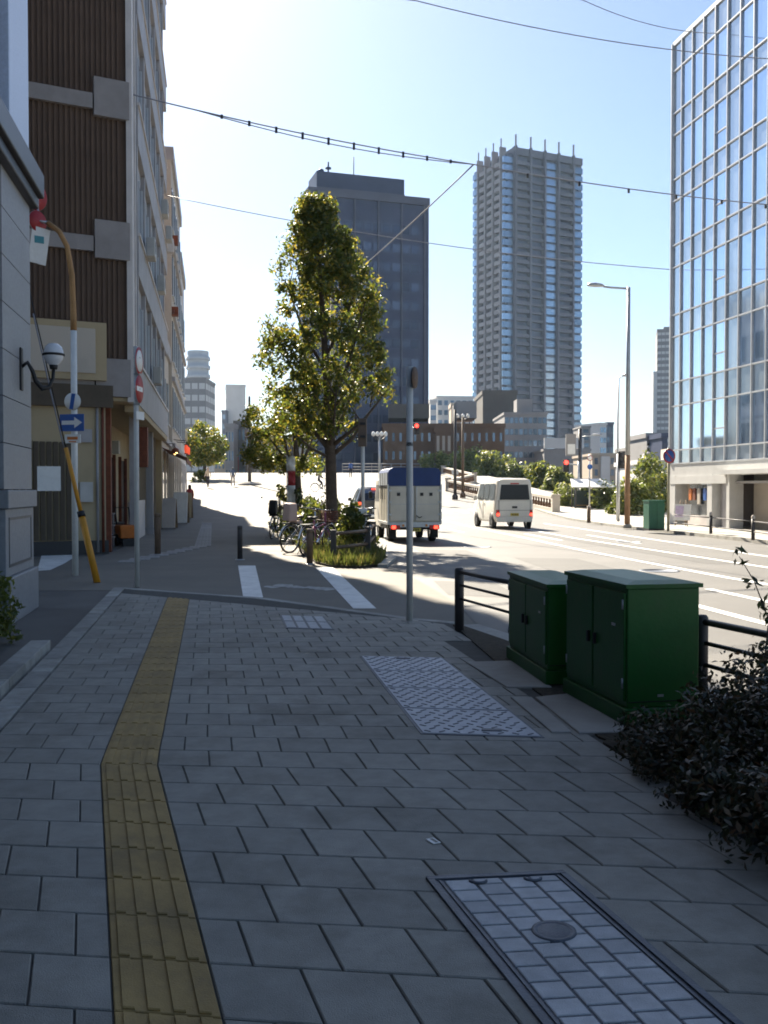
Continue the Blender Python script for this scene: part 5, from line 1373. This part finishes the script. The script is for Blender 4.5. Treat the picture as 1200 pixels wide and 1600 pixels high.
# rounded blue top
tp = MB(); prof = [(-.755, 1.58), (-.755, 1.96), (-.70, 2.05), (-.6, 2.09), (.6, 2.09), (.70, 2.05), (.755, 1.96), (.755, 1.58)]
n = len(prof)
tp.add([(x, 0.0, z) for x, z in prof] + [(x, 1.97, z) for x, z in prof], [tuple(range(n))] + [tuple(range(2 * n - 1, n - 1, -1))] + [(i, n + i, n + (i + 1) % n, (i + 1) % n) for i in range(n)])
tp.build('blue_top', M['tarp_blue'], kt)
MB().bb(-.765, -.757, .15, 1.85, 1.6, 1.95).build('side_curtain', pm('curtain_pale', (.42, .46, .52), .6), kt)
for sx in (-1, 1):
    dr = MB().bb(min(sx * .015, sx * .70), max(sx * .015, sx * .70), -.03, .02, .60, 1.56).build('rear_door', M['tarp_beige'], kt, bevel=.008)
    for q in (.2, .46):
        MB().bb(sx * (q) - .045, sx * (q) + .045, -.045, -.028, 1.30, 1.39).build('door_vent', M['black'], dr)
    for q in (.75, 1.1, 1.42): MB().bb(sx * .70 - .04, sx * .70 + .04, -.05, -.02, q, q + .05).build('hinge', M['steel'], dr)
    MB().bb(sx * .05 - .012, sx * .05 + .012, -.055, -.03, .62, 1.54).build('lock_bar', M['steel'], dr)
    MB().bb(sx * .755 - .02, sx * .755 + .02, -.035, .03, .52, 1.62).build('corner_post', M['steel'], kt)
    lm = MB().bb(sx * .56 - .14, sx * .56 + .14, -.07, -.02, .36, .48).build('tail_light', tail_off, kt, bevel=.01)
    MB().bb(sx * .60 - .055, sx * .60 + .055, -.08, -.065, .375, .465).build('brake_lens', tail_on, lm)
    wheel(kt, sx * .60, .55, .28, .17); wheel(kt, sx * .60, 2.65, .28, .17)
    MB().box((sx * .60, .14, .25), (.2, .015, .28)).build('mud_flap', M['rubber'], kt)
    for q in (.4, .75, 1.1, 1.45): MB().bb(sx * .742 - .008, sx * .742 + .008, q, q + .03, .58, 1.58).build('side_rib', M['steel'], kt)
MB().bb(-.7, .7, -.05, .03, .42, .52).build('rear_beam', M['steel'], kt)
MB().bb(-.17, .17, -.075, -.05, .30, .40).build('number_plate', M['plate_y'], kt)
MB().tube([(.04, -.07, .75), (.12, -.08, .68), (.2, -.07, .72)], .012, 5).build('door_latch', M['black'], kt)
cab = MB(); pr = [(2.02, .36), (3.36, .36), (3.40, .85), (3.30, 1.1), (2.98, 1.74), (2.9, 1.79), (2.08, 1.79), (2.02, 1.72)]
n = len(pr)
cab.add([(-.70, y, z) for y, z in pr] + [(.70, y, z) for y, z in pr], [tuple(range(n)), tuple(range(2 * n - 1, n - 1, -1))] + [(i, n + i, n + (i + 1) % n, (i + 1) % n) for i in range(n)])
cab.build('cab', M['body_white'], kt, bevel=.04)
for sx in (-1, 1):
    MB().add([(sx * .705, 2.2, 1.12), (sx * .705, 3.15, 1.12), (sx * .705, 2.9, 1.62), (sx * .705, 2.2, 1.62)], [(0, 1, 2, 3) if sx > 0 else (3, 2, 1, 0)]).build('side_window', M['car_glass'], kt)
    mr = MB().bb(sx * .86 - .05, sx * .86 + .05, 3.05, 3.12, 1.2, 1.42).build('mirror', M['black'], kt, bevel=.01)
    MB().tube([(sx * .7, 3.1, 1.2), (sx * .86, 3.09, 1.25)], .012, 5).build('mirror_arm', M['black'], mr)
MB().add([(-.62, 3.27, 1.13), (.62, 3.27, 1.13), (.58, 3.0, 1.68), (-.58, 3.0, 1.68)], [(0, 3, 2, 1)]).build('windscreen', M['car_glass'], kt)

for sx in (-1, 1):
    MB().bb(sx * .33 - .03, sx * .33 + .03, -.068, -.05, .44, .50).build('reflector', M['amber'], kt)
    for q in (.5, .95, 1.4): MB().bb(sx * .768 - .006, sx * .768 + .006, q, q + .05, 1.2, 1.95).build('tarp_strap', M['black'], kt)
MB().bb(-.70, .70, -.036, -.03, 1.06, 1.072).build('door_crease', M['steel'], kt)
for x in (-.1, -.04, .03, .09): MB().bb(x - .014, x + .014, -.078, -.0745, .325, .375).build('plate_digit', M['black'], kt)
# loft of a car body from stations along its length --------------------------------
def loft(stations, mat, parent, name='body', mi=None):
    """station: (y, [(halfwidth, z) from sill to roof centre])"""
    m1 = MB(); k = len(stations[0][1]); full = 2 * k
    vs = []
    for y, pr in stations:
        vs += [(w, y, z) for w, z in pr] + [(-w, y, z) for w, z in pr[::-1]]
    fs = []
    for i in range(len(stations) - 1):
        for j in range(full):
            j2 = (j + 1) % full
            fs.append((i * full + j, i * full + j2, (i + 1) * full + j2, (i + 1) * full + j))
    m1.add(vs, fs, 0, True)
    o = len(stations) - 1
    m1.add([vs[j] for j in range(full)], [tuple(range(full - 1, -1, -1))], 0)
    m1.add([vs[o * full + j] for j in range(full)], [tuple(range(full))], 0)
    return m1.build(name, mat, parent)
def sec(W, zb, zbelt, zr, wr): return [(W * .93, zb), (W, zb + .14), (W, zbelt), (W * .97, zbelt + .05), (wr, zr - .12), (wr * .93, zr - .04), (wr * .75, zr)]
vn = thing('kei_van', 'small white van driving away on the road, seen from behind', 'van', (4.86, 35.75, -.026), R(9))
st = [(0.0, sec(.68, .32, 1.02, 1.84, .60)), (.06, sec(.725, .28, 1.03, 1.88, .64)), (.3, sec(.735, .26, 1.03, 1.90, .65)), (2.3, sec(.735, .26, 1.02, 1.90, .65)), (2.65, sec(.735, .26, 1.0, 1.82, .63)), (3.0, sec(.73, .27, .98, 1.45, .61)), (3.2, sec(.72, .28, .92, 1.14, .62)), (3.36, sec(.69, .30, .80, .98, .6)), (3.4, sec(.62, .34, .74, .9, .54))]
loft(st, M['body_white'], vn)
rw = MB().add([(-.575, -.03, 1.10), (.575, -.03, 1.10), (.515, -.025, 1.66), (-.515, -.025, 1.66), (-.575, .1, 1.10), (.575, .1, 1.10), (.515, .1, 1.66), (-.515, .1, 1.66)], [(0, 1, 2, 3), (1, 5, 6, 2), (4, 0, 3, 7), (3, 2, 6, 7), (4, 5, 1, 0)]).build('rear_window', M['car_glass'], vn)
MB().tube([(0, -.03, 1.12), (.2, -.03, 1.2), (.34, -.03, 1.2)], .008, 5).build('wiper', M['black'], rw)
MB().bb(-.16, .16, -.03, 0, 1.68, 1.72).build('high_brake_light', tail_off, vn)
tg = MB().bb(-.60, .60, -.02, .01, .48, 1.06).build('tailgate', M['body_white'], vn, bevel=.02)
MB().bb(-.1, .1, -.035, -.018, .78, .86).build('emblem_recess', M['black'], tg)
MB().bb(-.16, .16, -.035, -.018, .50, .60).build('number_plate', M['plate_y'], tg)
MB().bb(-.68, .68, -.05, .06, .27, .45).build('bumper', M['body_white'], vn, bevel=.02)
for sx in (-1, 1):
    lm = MB().bb(sx * .64 - .06, sx * .64 + .06, -.035, .05, .48, .72).build('tail_light', tail_off, vn, bevel=.01)
    MB().bb(sx * .64 - .05, sx * .64 + .05, -.045, -.03, .50, .60).build('brake_lens', tail_on, lm)
    for (y0, y1) in ((.22, .95), (1.02, 1.72), (1.80, 2.52)):
        x0, x1 = sx * .735, sx * .665
        tail = .25 if y0 > 1.7 else 0
        MB().add([(x0, y0, 1.10), (x0, y1 + tail * .8, 1.10), (x1, y1 - tail * .2, 1.70), (x1, y0, 1.70)], [(0, 1, 2, 3) if sx > 0 else (3, 2, 1, 0)]).build('side_window', M['car_glass'], vn)
    for yy in (1.76,): MB().bb(sx * .74 - .004, sx * .74 + .004, yy - .008, yy + .008, .35, 1.05).build('door_seam', M['black'], vn)
    MB().bb(sx * .745 - .01, sx * .745 + .01, 1.5, 1.66, .93, .97).build('door_handle', M['body_white'], vn)
    MB().bb(sx * .84 - .07, sx * .84 + .07, 2.55, 2.63, 1.05, 1.23).build('mirror', M['body_white'], vn, bevel=.02)
    for yy in (.55, 2.8):
        MB().lathe([(0, -.012), (.325, -.012), (.325, .012), (0, .012)], 20, (sx * .725, yy, .30), axis='x').build('wheel_arch', M['black'], vn)
        wheel(vn, sx * .675, yy, .275, .15)
MB().add([(-.55, 3.02, 1.36), (.55, 3.02, 1.36), (.58, 2.72, 1.72), (-.58, 2.72, 1.72)], [(0, 3, 2, 1)]).build('windscreen', M['car_glass'], vn)

MB().bb(-.60, .60, -.026, -.018, .70, .712).bb(-.61, -.598, -.026, -.0, .48, 1.08).bb(.598, .61, -.026, -.0, .48, 1.08).build('tailgate_seam', M['black'], vn)
for x in (-.09, -.03, .03, .09): MB().bb(x - .013, x + .013, -.038, -.0345, .52, .575).build('plate_digit', M['black'], vn)
# dark car ahead of the truck
dc = thing('dark_car', 'dark hatchback ahead of the truck with lit brake lights', 'car', (-.28, 39.5, H(39.5) - .026), R(7))
def sec2(W, zb, zbelt, zr, wr): return [(W * .93, zb), (W, zb + .15), (W, zbelt), (W * .96, zbelt + .04), (wr, zr - .1), (wr * .92, zr - .03), (wr * .7, zr)]
st = [(0, sec2(.74, .36, .90, 1.02, .66)), (.08, sec2(.82, .28, .95, 1.18, .68)), (.35, sec2(.85, .24, .96, 1.50, .64)), (.7, sec2(.86, .23, .95, 1.58, .64)), (2.0, sec2(.86, .23, .92, 1.58, .64)), (2.6, sec2(.86, .23, .91, 1.38, .62)), (3.1, sec2(.86, .24, .88, 1.04, .66)), (3.7, sec2(.83, .26, .78, .88, .62)), (4.0, sec2(.7, .32, .62, .7, .5))]
loft(st, M['car_dark'], dc)
MB().add([(-.60, -.0, 1.02), (.60, -.0, 1.02), (.55, .30, 1.47), (-.55, .30, 1.47)], [(0, 1, 2, 3)]).build('rear_window', M['glass_far'], dc)
MB().bb(-.72, .72, -.05, .03, .32, .46).build('bumper', M['chrome'], dc, bevel=.02)
MB().bb(-.2, .2, -.03, .02, .56, .68).build('number_plate', M['white_paint'], dc)
MB().bb(-.2, .2, .24, .30, 1.48, 1.52).build('high_brake_light', tail_on, dc)
for sx in (-1, 1):
    lm = MB().bb(sx * .68 - .12, sx * .68 + .12, -.02, .1, .80, .98).build('tail_light', tail_off, dc, bevel=.02)
    MB().bb(sx * .68 - .09, sx * .68 + .09, -.035, -.015, .83, .95).build('brake_lens', tail_on, lm)
    MB().add([(sx * .835, .75, 1.0), (sx * .835, 2.6, .98), (sx * .65, 2.2, 1.44), (sx * .66, .8, 1.48)], [(0, 1, 2, 3) if sx > 0 else (3, 2, 1, 0)]).build('side_window', M['car_glass'], dc)
    for yy in (.75, 3.2): wheel(dc, sx * .78, yy, .31, .19)
    MB().bb(sx * .93 - .08, sx * .93 + .08, 2.3, 2.38, .98, 1.12).build('mirror', M['car_dark'], dc, bevel=.02)

# ================================================================ bicycles
def bicycle(label, loc, rz, frame_mat, basket=True, seatbox=None, lean=0.06):
    g = thing('bicycle', label, 'bicycle', loc, rz)
    g.rotation_euler = (0, lean, rz)
    R_ = .32
    for yy in (0, 1.06):
        w = MB().tube([(0, yy + R_ * math.cos(t), R_ + R_ * math.sin(t)) for t in [2 * PI * j / 24 for j in range(25)]], .02, 6, cap=False).build('tyre', M['rubber'], g)
        m1 = MB()
        for j in range(14):
            t = 2 * PI * j / 14; m1.tube([(.0, yy, R_), (0, yy + .3 * math.cos(t), R_ + .3 * math.sin(t))], .0025, 4)
        m1.tube([(0, yy + .297 * math.cos(t), R_ + .297 * math.sin(t)) for t in [2 * PI * j / 24 for j in range(25)]], .009, 5, cap=False)
        m1.tube([(-.05, yy, R_), (.05, yy, R_)], .02, 8); m1.build('rim', M['chrome'], w)
        MB().tube([(0, yy + .36 * math.cos(t), R_ + .36 * math.sin(t)) for t in [PI * (.1 + .9 * j / 12) for j in range(13)]], .022, 6).build('mudguard', M['chrome'], g)
    bbx = (0, .46, .28)
    fr = MB().tube([bbx, (0, .30, .78)], .017, 7).tube([bbx, (0, .86, .62)], .02, 7).tube([(0, .36, .58), (0, .86, .70)], .015, 7)
    for sx in (-.045, .045): fr.tube([(0, .46, .28), (sx, 0, R_)], .010, 6).tube([(sx, 0, R_), (0, .33, .66)], .010, 6)
    fr.build('frame', frame_mat, g)
    fk = MB().tube([(0, .86, .62), (0, .82, .95)], .018, 7)
    for sx in (-.05, .05): fk.tube([(0, .87, .60), (sx, .93, .5), (sx, 1.06, R_)], .012, 6)
    fk.build('fork', frame_mat, g)
    hb = MB().tube([(-.27, .62, 1.02), (-.24, .74, 1.03), (-.1, .83, 1.0), (.1, .83, 1.0), (.24, .74, 1.03), (.27, .62, 1.02)], .012, 7).build('handlebar', M['chrome'], g)
    for sx in (-1, 1): MB().tube([(sx * .24, .74, 1.03), (sx * .275, .6, 1.02)], .017, 7).build('grip', M['black'], hb)
    MB().add([(-.11, .16, .86), (.11, .16, .86), (.04, .42, .87), (-.04, .42, .87), (-.1, .17, .80), (.1, .17, .80), (.02, .43, .82), (-.02, .43, .82)], [(0, 1, 2, 3), (7, 6, 5, 4), (0, 4, 5, 1), (1, 5, 6, 2), (2, 6, 7, 3), (3, 7, 4, 0)]).build('saddle', M['black'], g, bevel=.02)
    MB().tube([(0, .30, .78), (0, .29, .82)], .014, 6).build('seat_post', M['chrome'], g)
    cr = MB().lathe([(0, -.01), (.09, -.01), (.09, .01), (0, .01)], 14, (.05, .46, .28), axis='x').tube([(.07, .46, .28), (.07, .58, .18)], .01, 5).tube([(-.07, .46, .28), (-.07, .34, .38)], .01, 5).build('crankset', M['chrome'], g)
    for px, py, pz in ((.11, .58, .18), (-.11, .34, .38)): MB().box((px, py, pz), (.09, .07, .02)).build('pedal', M['black'], g)
    MB().bb(-.08, .08, -.22, .22, .68, .70).build('rear_rack', M['black'], g)
    if basket:
        bk = MB(); 
        for q in range(6):
            z = .74 + q * .045; w0 = .13 + q * .008; 
            bk.tube([(-w0, .93, z), (w0, .93, z), (w0, 1.2 + q * .012, z), (-w0, 1.2 + q * .012, z), (-w0, .93, z)], .007, 4)
        for q in range(5):
            x = -.13 + q * .065; bk.tube([(x, 1.2, .74), (x * 1.3, 1.26, .97)], .006, 4); bk.tube([(x, .93, .74), (x * 1.3, .93, .97)], .006, 4)
        bk.bb(-.13, .13, .93, 1.2, .73, .745)
        bk.build('basket', M['rust'] if basket == 2 else M['brown_post'], g)
    if seatbox:
        sb = MB().box((0, -.03, .95), (.26, .28, .42), top=.86).build('child_seat', seatbox, g, bevel=.04)
        MB().box((0, .17, .72), (.26, .2, .05)).build('seat_cushion', seatbox, sb)
    st_ = MB().tube([(-.04, 0, R_), (-.16, -.1, .01)], .009, 5).build('kick_stand', M['steel'], g)
    return g
bicycle('parked silver bicycle with pale rear box nearest the brown bollard', (-2.2, 22.3, -.02), R(-38), M['chrome'], True, pm('pale_box', (.5, .36, .30), .6, .1, 4))
bicycle('parked bicycle with dark wicker basket behind the brown bollard', (-1.75, 21.4, -.02), R(-25), pm('bike_purple', (.22, .05, .12), .35), 2)
bicycle('parked bicycle with tall black covered child seat near the red banner', (-3.35, 28.6, -.02), R(-5), M['black'], True, M['black'])
bicycle('white bicycle partly hidden behind the pole at the tree bed', (-.42, 23.4, -.02), R(12), M['white_paint'], False)

# banner ------------------------------------------------------------------------
bn = thing('banner', 'red and white vertical shop banner on a thin pole beside the trees', 'banner', (-3.05, 30.2, -.02), R(5))
MB().tube([(0, 0, 0), (0, 0, 2.55)], .015, 6).build('pole', M['steel'], bn)
MB().tube([(0, 0, 2.5), (.26, 0, 2.5)], .01, 5).build('crossbar', M['steel'], bn)
def cloth(x0, x1, z0, z1, nm, mat):
    vs = []; fs = []; n = 8
    for i in range(n + 1):
        z = z0 + (z1 - z0) * i / n
        for j in range(4): x = x0 + (x1 - x0) * j / 3; vs.append((x, .03 * math.sin(i * 1.1 + j * 1.3), z))
    for i in range(n):
        for j in range(3): fs.append((i * 4 + j, i * 4 + j + 1, (i + 1) * 4 + j + 1, (i + 1) * 4 + j))
    o = MB().add(vs, fs, 0, True).build(nm, mat, bn); s_ = o.modifiers.new('solid', 'SOLIDIFY'); s_.thickness = .004
cloth(.02, .26, 2.05, 2.48, 'white_cloth', M['white_paint']); cloth(.02, .26, 1.6, 2.05, 'red_cloth', M['red']); cloth(.02, .26, .55, 1.6, 'white_cloth', M['white_paint'])

# ================================================================ people
M['skin'] = pm('skin', (.45, .28, .20), .6, .05, 5)
M['hair'] = pm('hair', (.015, .012, .01), .6, .1, 9)
def person(label, loc, rz, joints, shirt, trousers, hat=None, h=1.66):
    """one continuous skinned body; joints override the standing pose"""
    J = {'pelvis': (0, 0, .92), 'waist': (0, 0, 1.05), 'chest': (0, .0, 1.26), 'neck': (0, 0, 1.42), 'head': (0, .015, 1.52), 'crown': (0, .01, 1.64),
         'shL': (-.17, 0, 1.37), 'elL': (-.22, -.02, 1.12), 'haL': (-.22, .04, .88), 'fiL': (-.215, .06, .79), 'shR': (.17, 0, 1.37), 'elR': (.22, -.02, 1.12), 'haR': (.22, .04, .88), 'fiR': (.215, .06, .79),
         'hiL': (-.09, 0, .88), 'knL': (-.10, .02, .48), 'anL': (-.10, 0, .09), 'toL': (-.11, .15, .04), 'hiR': (.09, 0, .88), 'knR': (.10, .02, .48), 'anR': (.10, 0, .09), 'toR': (.11, .15, .04)}
    J.update(joints)
    rad = {'pelvis': .13, 'waist': .12, 'chest': .14, 'neck': .055, 'head': .095, 'crown': .07, 'sh': .062, 'el': .045, 'ha': .033, 'fi': .022, 'hi': .09, 'kn': .06, 'an': .042, 'to': .036}
    E = [('pelvis', 'waist'), ('waist', 'chest'), ('chest', 'neck'), ('neck', 'head'), ('head', 'crown')]
    for s_ in 'LR': E += [('chest', 'sh' + s_), ('sh' + s_, 'el' + s_), ('el' + s_, 'ha' + s_), ('ha' + s_, 'fi' + s_), ('pelvis', 'hi' + s_), ('hi' + s_, 'kn' + s_), ('kn' + s_, 'an' + s_), ('an' + s_, 'to' + s_)]
    nm = list(J); k = h / 1.68
    me = bpy.data.meshes.new('body'); me.from_pydata([tuple(c * k for c in J[n]) for n in nm], [(nm.index(a), nm.index(b)) for a, b in E], [])
    o = bpy.data.objects.new('body_build', me); COL.objects.link(o)
    sk = o.modifiers.new('skin', 'SKIN')
    for i, n in enumerate(nm):
        r = rad.get(n, rad.get(n[:2], .05)) * k; me.skin_vertices[0].data[i].radius = (r, r * (.8 if n in ('pelvis', 'waist', 'chest') else 1))
        me.skin_vertices[0].data[i].use_root = (n == 'pelvis')
    ss = o.modifiers.new('sub', 'SUBSURF'); ss.levels = ss.render_levels = 1
    dg = bpy.context.evaluated_depsgraph_get(); ev = o.evaluated_get(dg)
    m2 = bpy.data.meshes.new_from_object(ev); bpy.data.objects.remove(o)
    for mm in (shirt, trousers, M['skin'], M['hair'], M['black']): m2.materials.append(mm)
    hz = J['neck'][2] * k; pz = J['pelvis'][2] * k
    segs = [(Vector(J[a]) * k, Vector(J[b]) * k, a, b) for a, b in E]
    for p in m2.polygons:
        c = p.center; best = None
        for a, b, na, nb_ in segs:
            ab = b - a; t = max(0, min(1, (c - a).dot(ab) / max(ab.length_squared, 1e-9))); dd = (c - (a + ab * t)).length
            if best is None or dd < best[0]: best = (dd, na, nb_, t)
        _, na, nb_, t = best
        hd = Vector(J['head']) * k
        if nb_ in ('head', 'crown') and na in ('neck', 'head'): mi = 3 if (c.z > hd.z + .035 or c.y < hd.y - .02 * k) else 2
        elif nb_ in ('fiL', 'fiR') or (nb_ in ('haL', 'haR') and t > .75): mi = 2
        elif na[:2] in ('hi', 'kn') or nb_[:2] == 'hi': mi = 1
        elif na[:2] == 'an': mi = 4
        else: mi = 0
        p.material_index = mi; p.use_smooth = True
    g = obj('person', m2, None, loc, rz)
    tag(g, label, 'person')
    if hat: MB().lathe([(.18, 0), (.18, .012), (.10, .02), (.095, .1), (0, .12)], 14, (J['head'][0] * k, J['head'][1] * k, J['head'][2] * k + .06)).build('hat', hat, g)
    return g
walkA = {'knL': (-.10, .14, .50), 'anL': (-.10, .22, .10), 'toL': (-.10, .37, .07), 'knR': (.10, -.02, .49), 'anR': (.10, -.24, .14), 'toR': (.10, -.13, .05), 'haL': (-.22, -.10, .90), 'fiL': (-.22, -.1, .81), 'elL': (-.22, -.08, 1.13), 'haR': (.22, .18, .93), 'fiR': (.22, .22, .85)}
cl_dark = pm('cloth_dark', (.03, .03, .04), .9); cl_grey = pm('cloth_grey', (.25, .22, .21), .9); cl_blue = pm('cloth_blue', (.07, .10, .17), .9); cl_beige = pm('cloth_beige', (.42, .35, .27), .9)
def gp(x, y): return (x, y, H(y) - .02)
person('pedestrian in pale top and dark trousers walking on the sunlit plaza, leftmost', gp(*(-14.365, 78.38)), R(170), walkA, cl_beige, cl_dark, cl_beige)
person('pedestrian in dark blue clothes walking on the sunlit plaza', gp(*(-12.611, 80.18)), R(20), walkA, cl_blue, cl_grey)
person('person in blue jacket standing by the far bridge railing', gp(*(-3.327, 96.02)), R(30), {}, pm('jacket_blue', (.05, .12, .35), .9), cl_dark)
# cyclist on the plaza
q = (-5.282, 73.38)
cyc = bicycle('dark bicycle ridden across the sunlit road left of the big trunk', (q[0], q[1], H(q[1]) - .02), R(-75), M['black'], True, None, 0.0)
ride = {'pelvis': (0, .27, .97), 'waist': (0, .30, 1.08), 'chest': (0, .38, 1.27), 'neck': (0, .44, 1.42), 'head': (0, .48, 1.52), 'crown': (0, .48, 1.64), 'shL': (-.17, .4, 1.37), 'shR': (.17, .4, 1.37), 'elL': (-.24, .5, 1.16), 'elR': (.24, .5, 1.16), 'haL': (-.26, .64, 1.05), 'haR': (.26, .64, 1.05), 'fiL': (-.26, .7, 1.04), 'fiR': (.26, .7, 1.04), 'hiL': (-.09, .3, .93), 'hiR': (.09, .3, .93), 'knL': (-.11, .62, .72), 'knR': (.11, .58, .56), 'anL': (-.11, .38, .44), 'anR': (.11, .54, .24), 'toL': (-.11, .5, .40), 'toR': (.11, .68, .20)}
person('cyclist in grey riding the dark bicycle across the sunlit road', (q[0], q[1], H(q[1]) - .02), R(-75), ride, cl_grey, cl_dark)
# parked scooter-like clutter and shop people under the left row
q = local1(.75, 24.6); person('person in dark red top standing outside the far left shops', gp(q[0], q[1]), R(60), {}, pm('cloth_red', (.25, .04, .04), .9), cl_dark)

# ================================================================ air
hz = MB().bb(-1510, 1510, -410, 2410, -1.1, 150.0).build('haze', None)
hz.data.materials.clear()
hm = bpy.data.materials.new('haze_air'); hm.use_nodes = True
hn = hm.node_tree
for n_ in list(hn.nodes): hn.nodes.remove(n_)
ho = hn.nodes.new('ShaderNodeOutputMaterial'); hv = hn.nodes.new('ShaderNodeVolumePrincipled')
hv.inputs['Color'].default_value = (.55, .75, 1.0, 1)
hv.inputs['Density'].default_value = 0.00014
hv.inputs['Anisotropy'].default_value = 0.2
hn.links.new(hv.outputs['Volume'], ho.inputs['Volume'])
hz.data.materials.append(hm)
tag(hz, 'thin pale summer haze filling the air over the whole street', None, None, 'stuff')
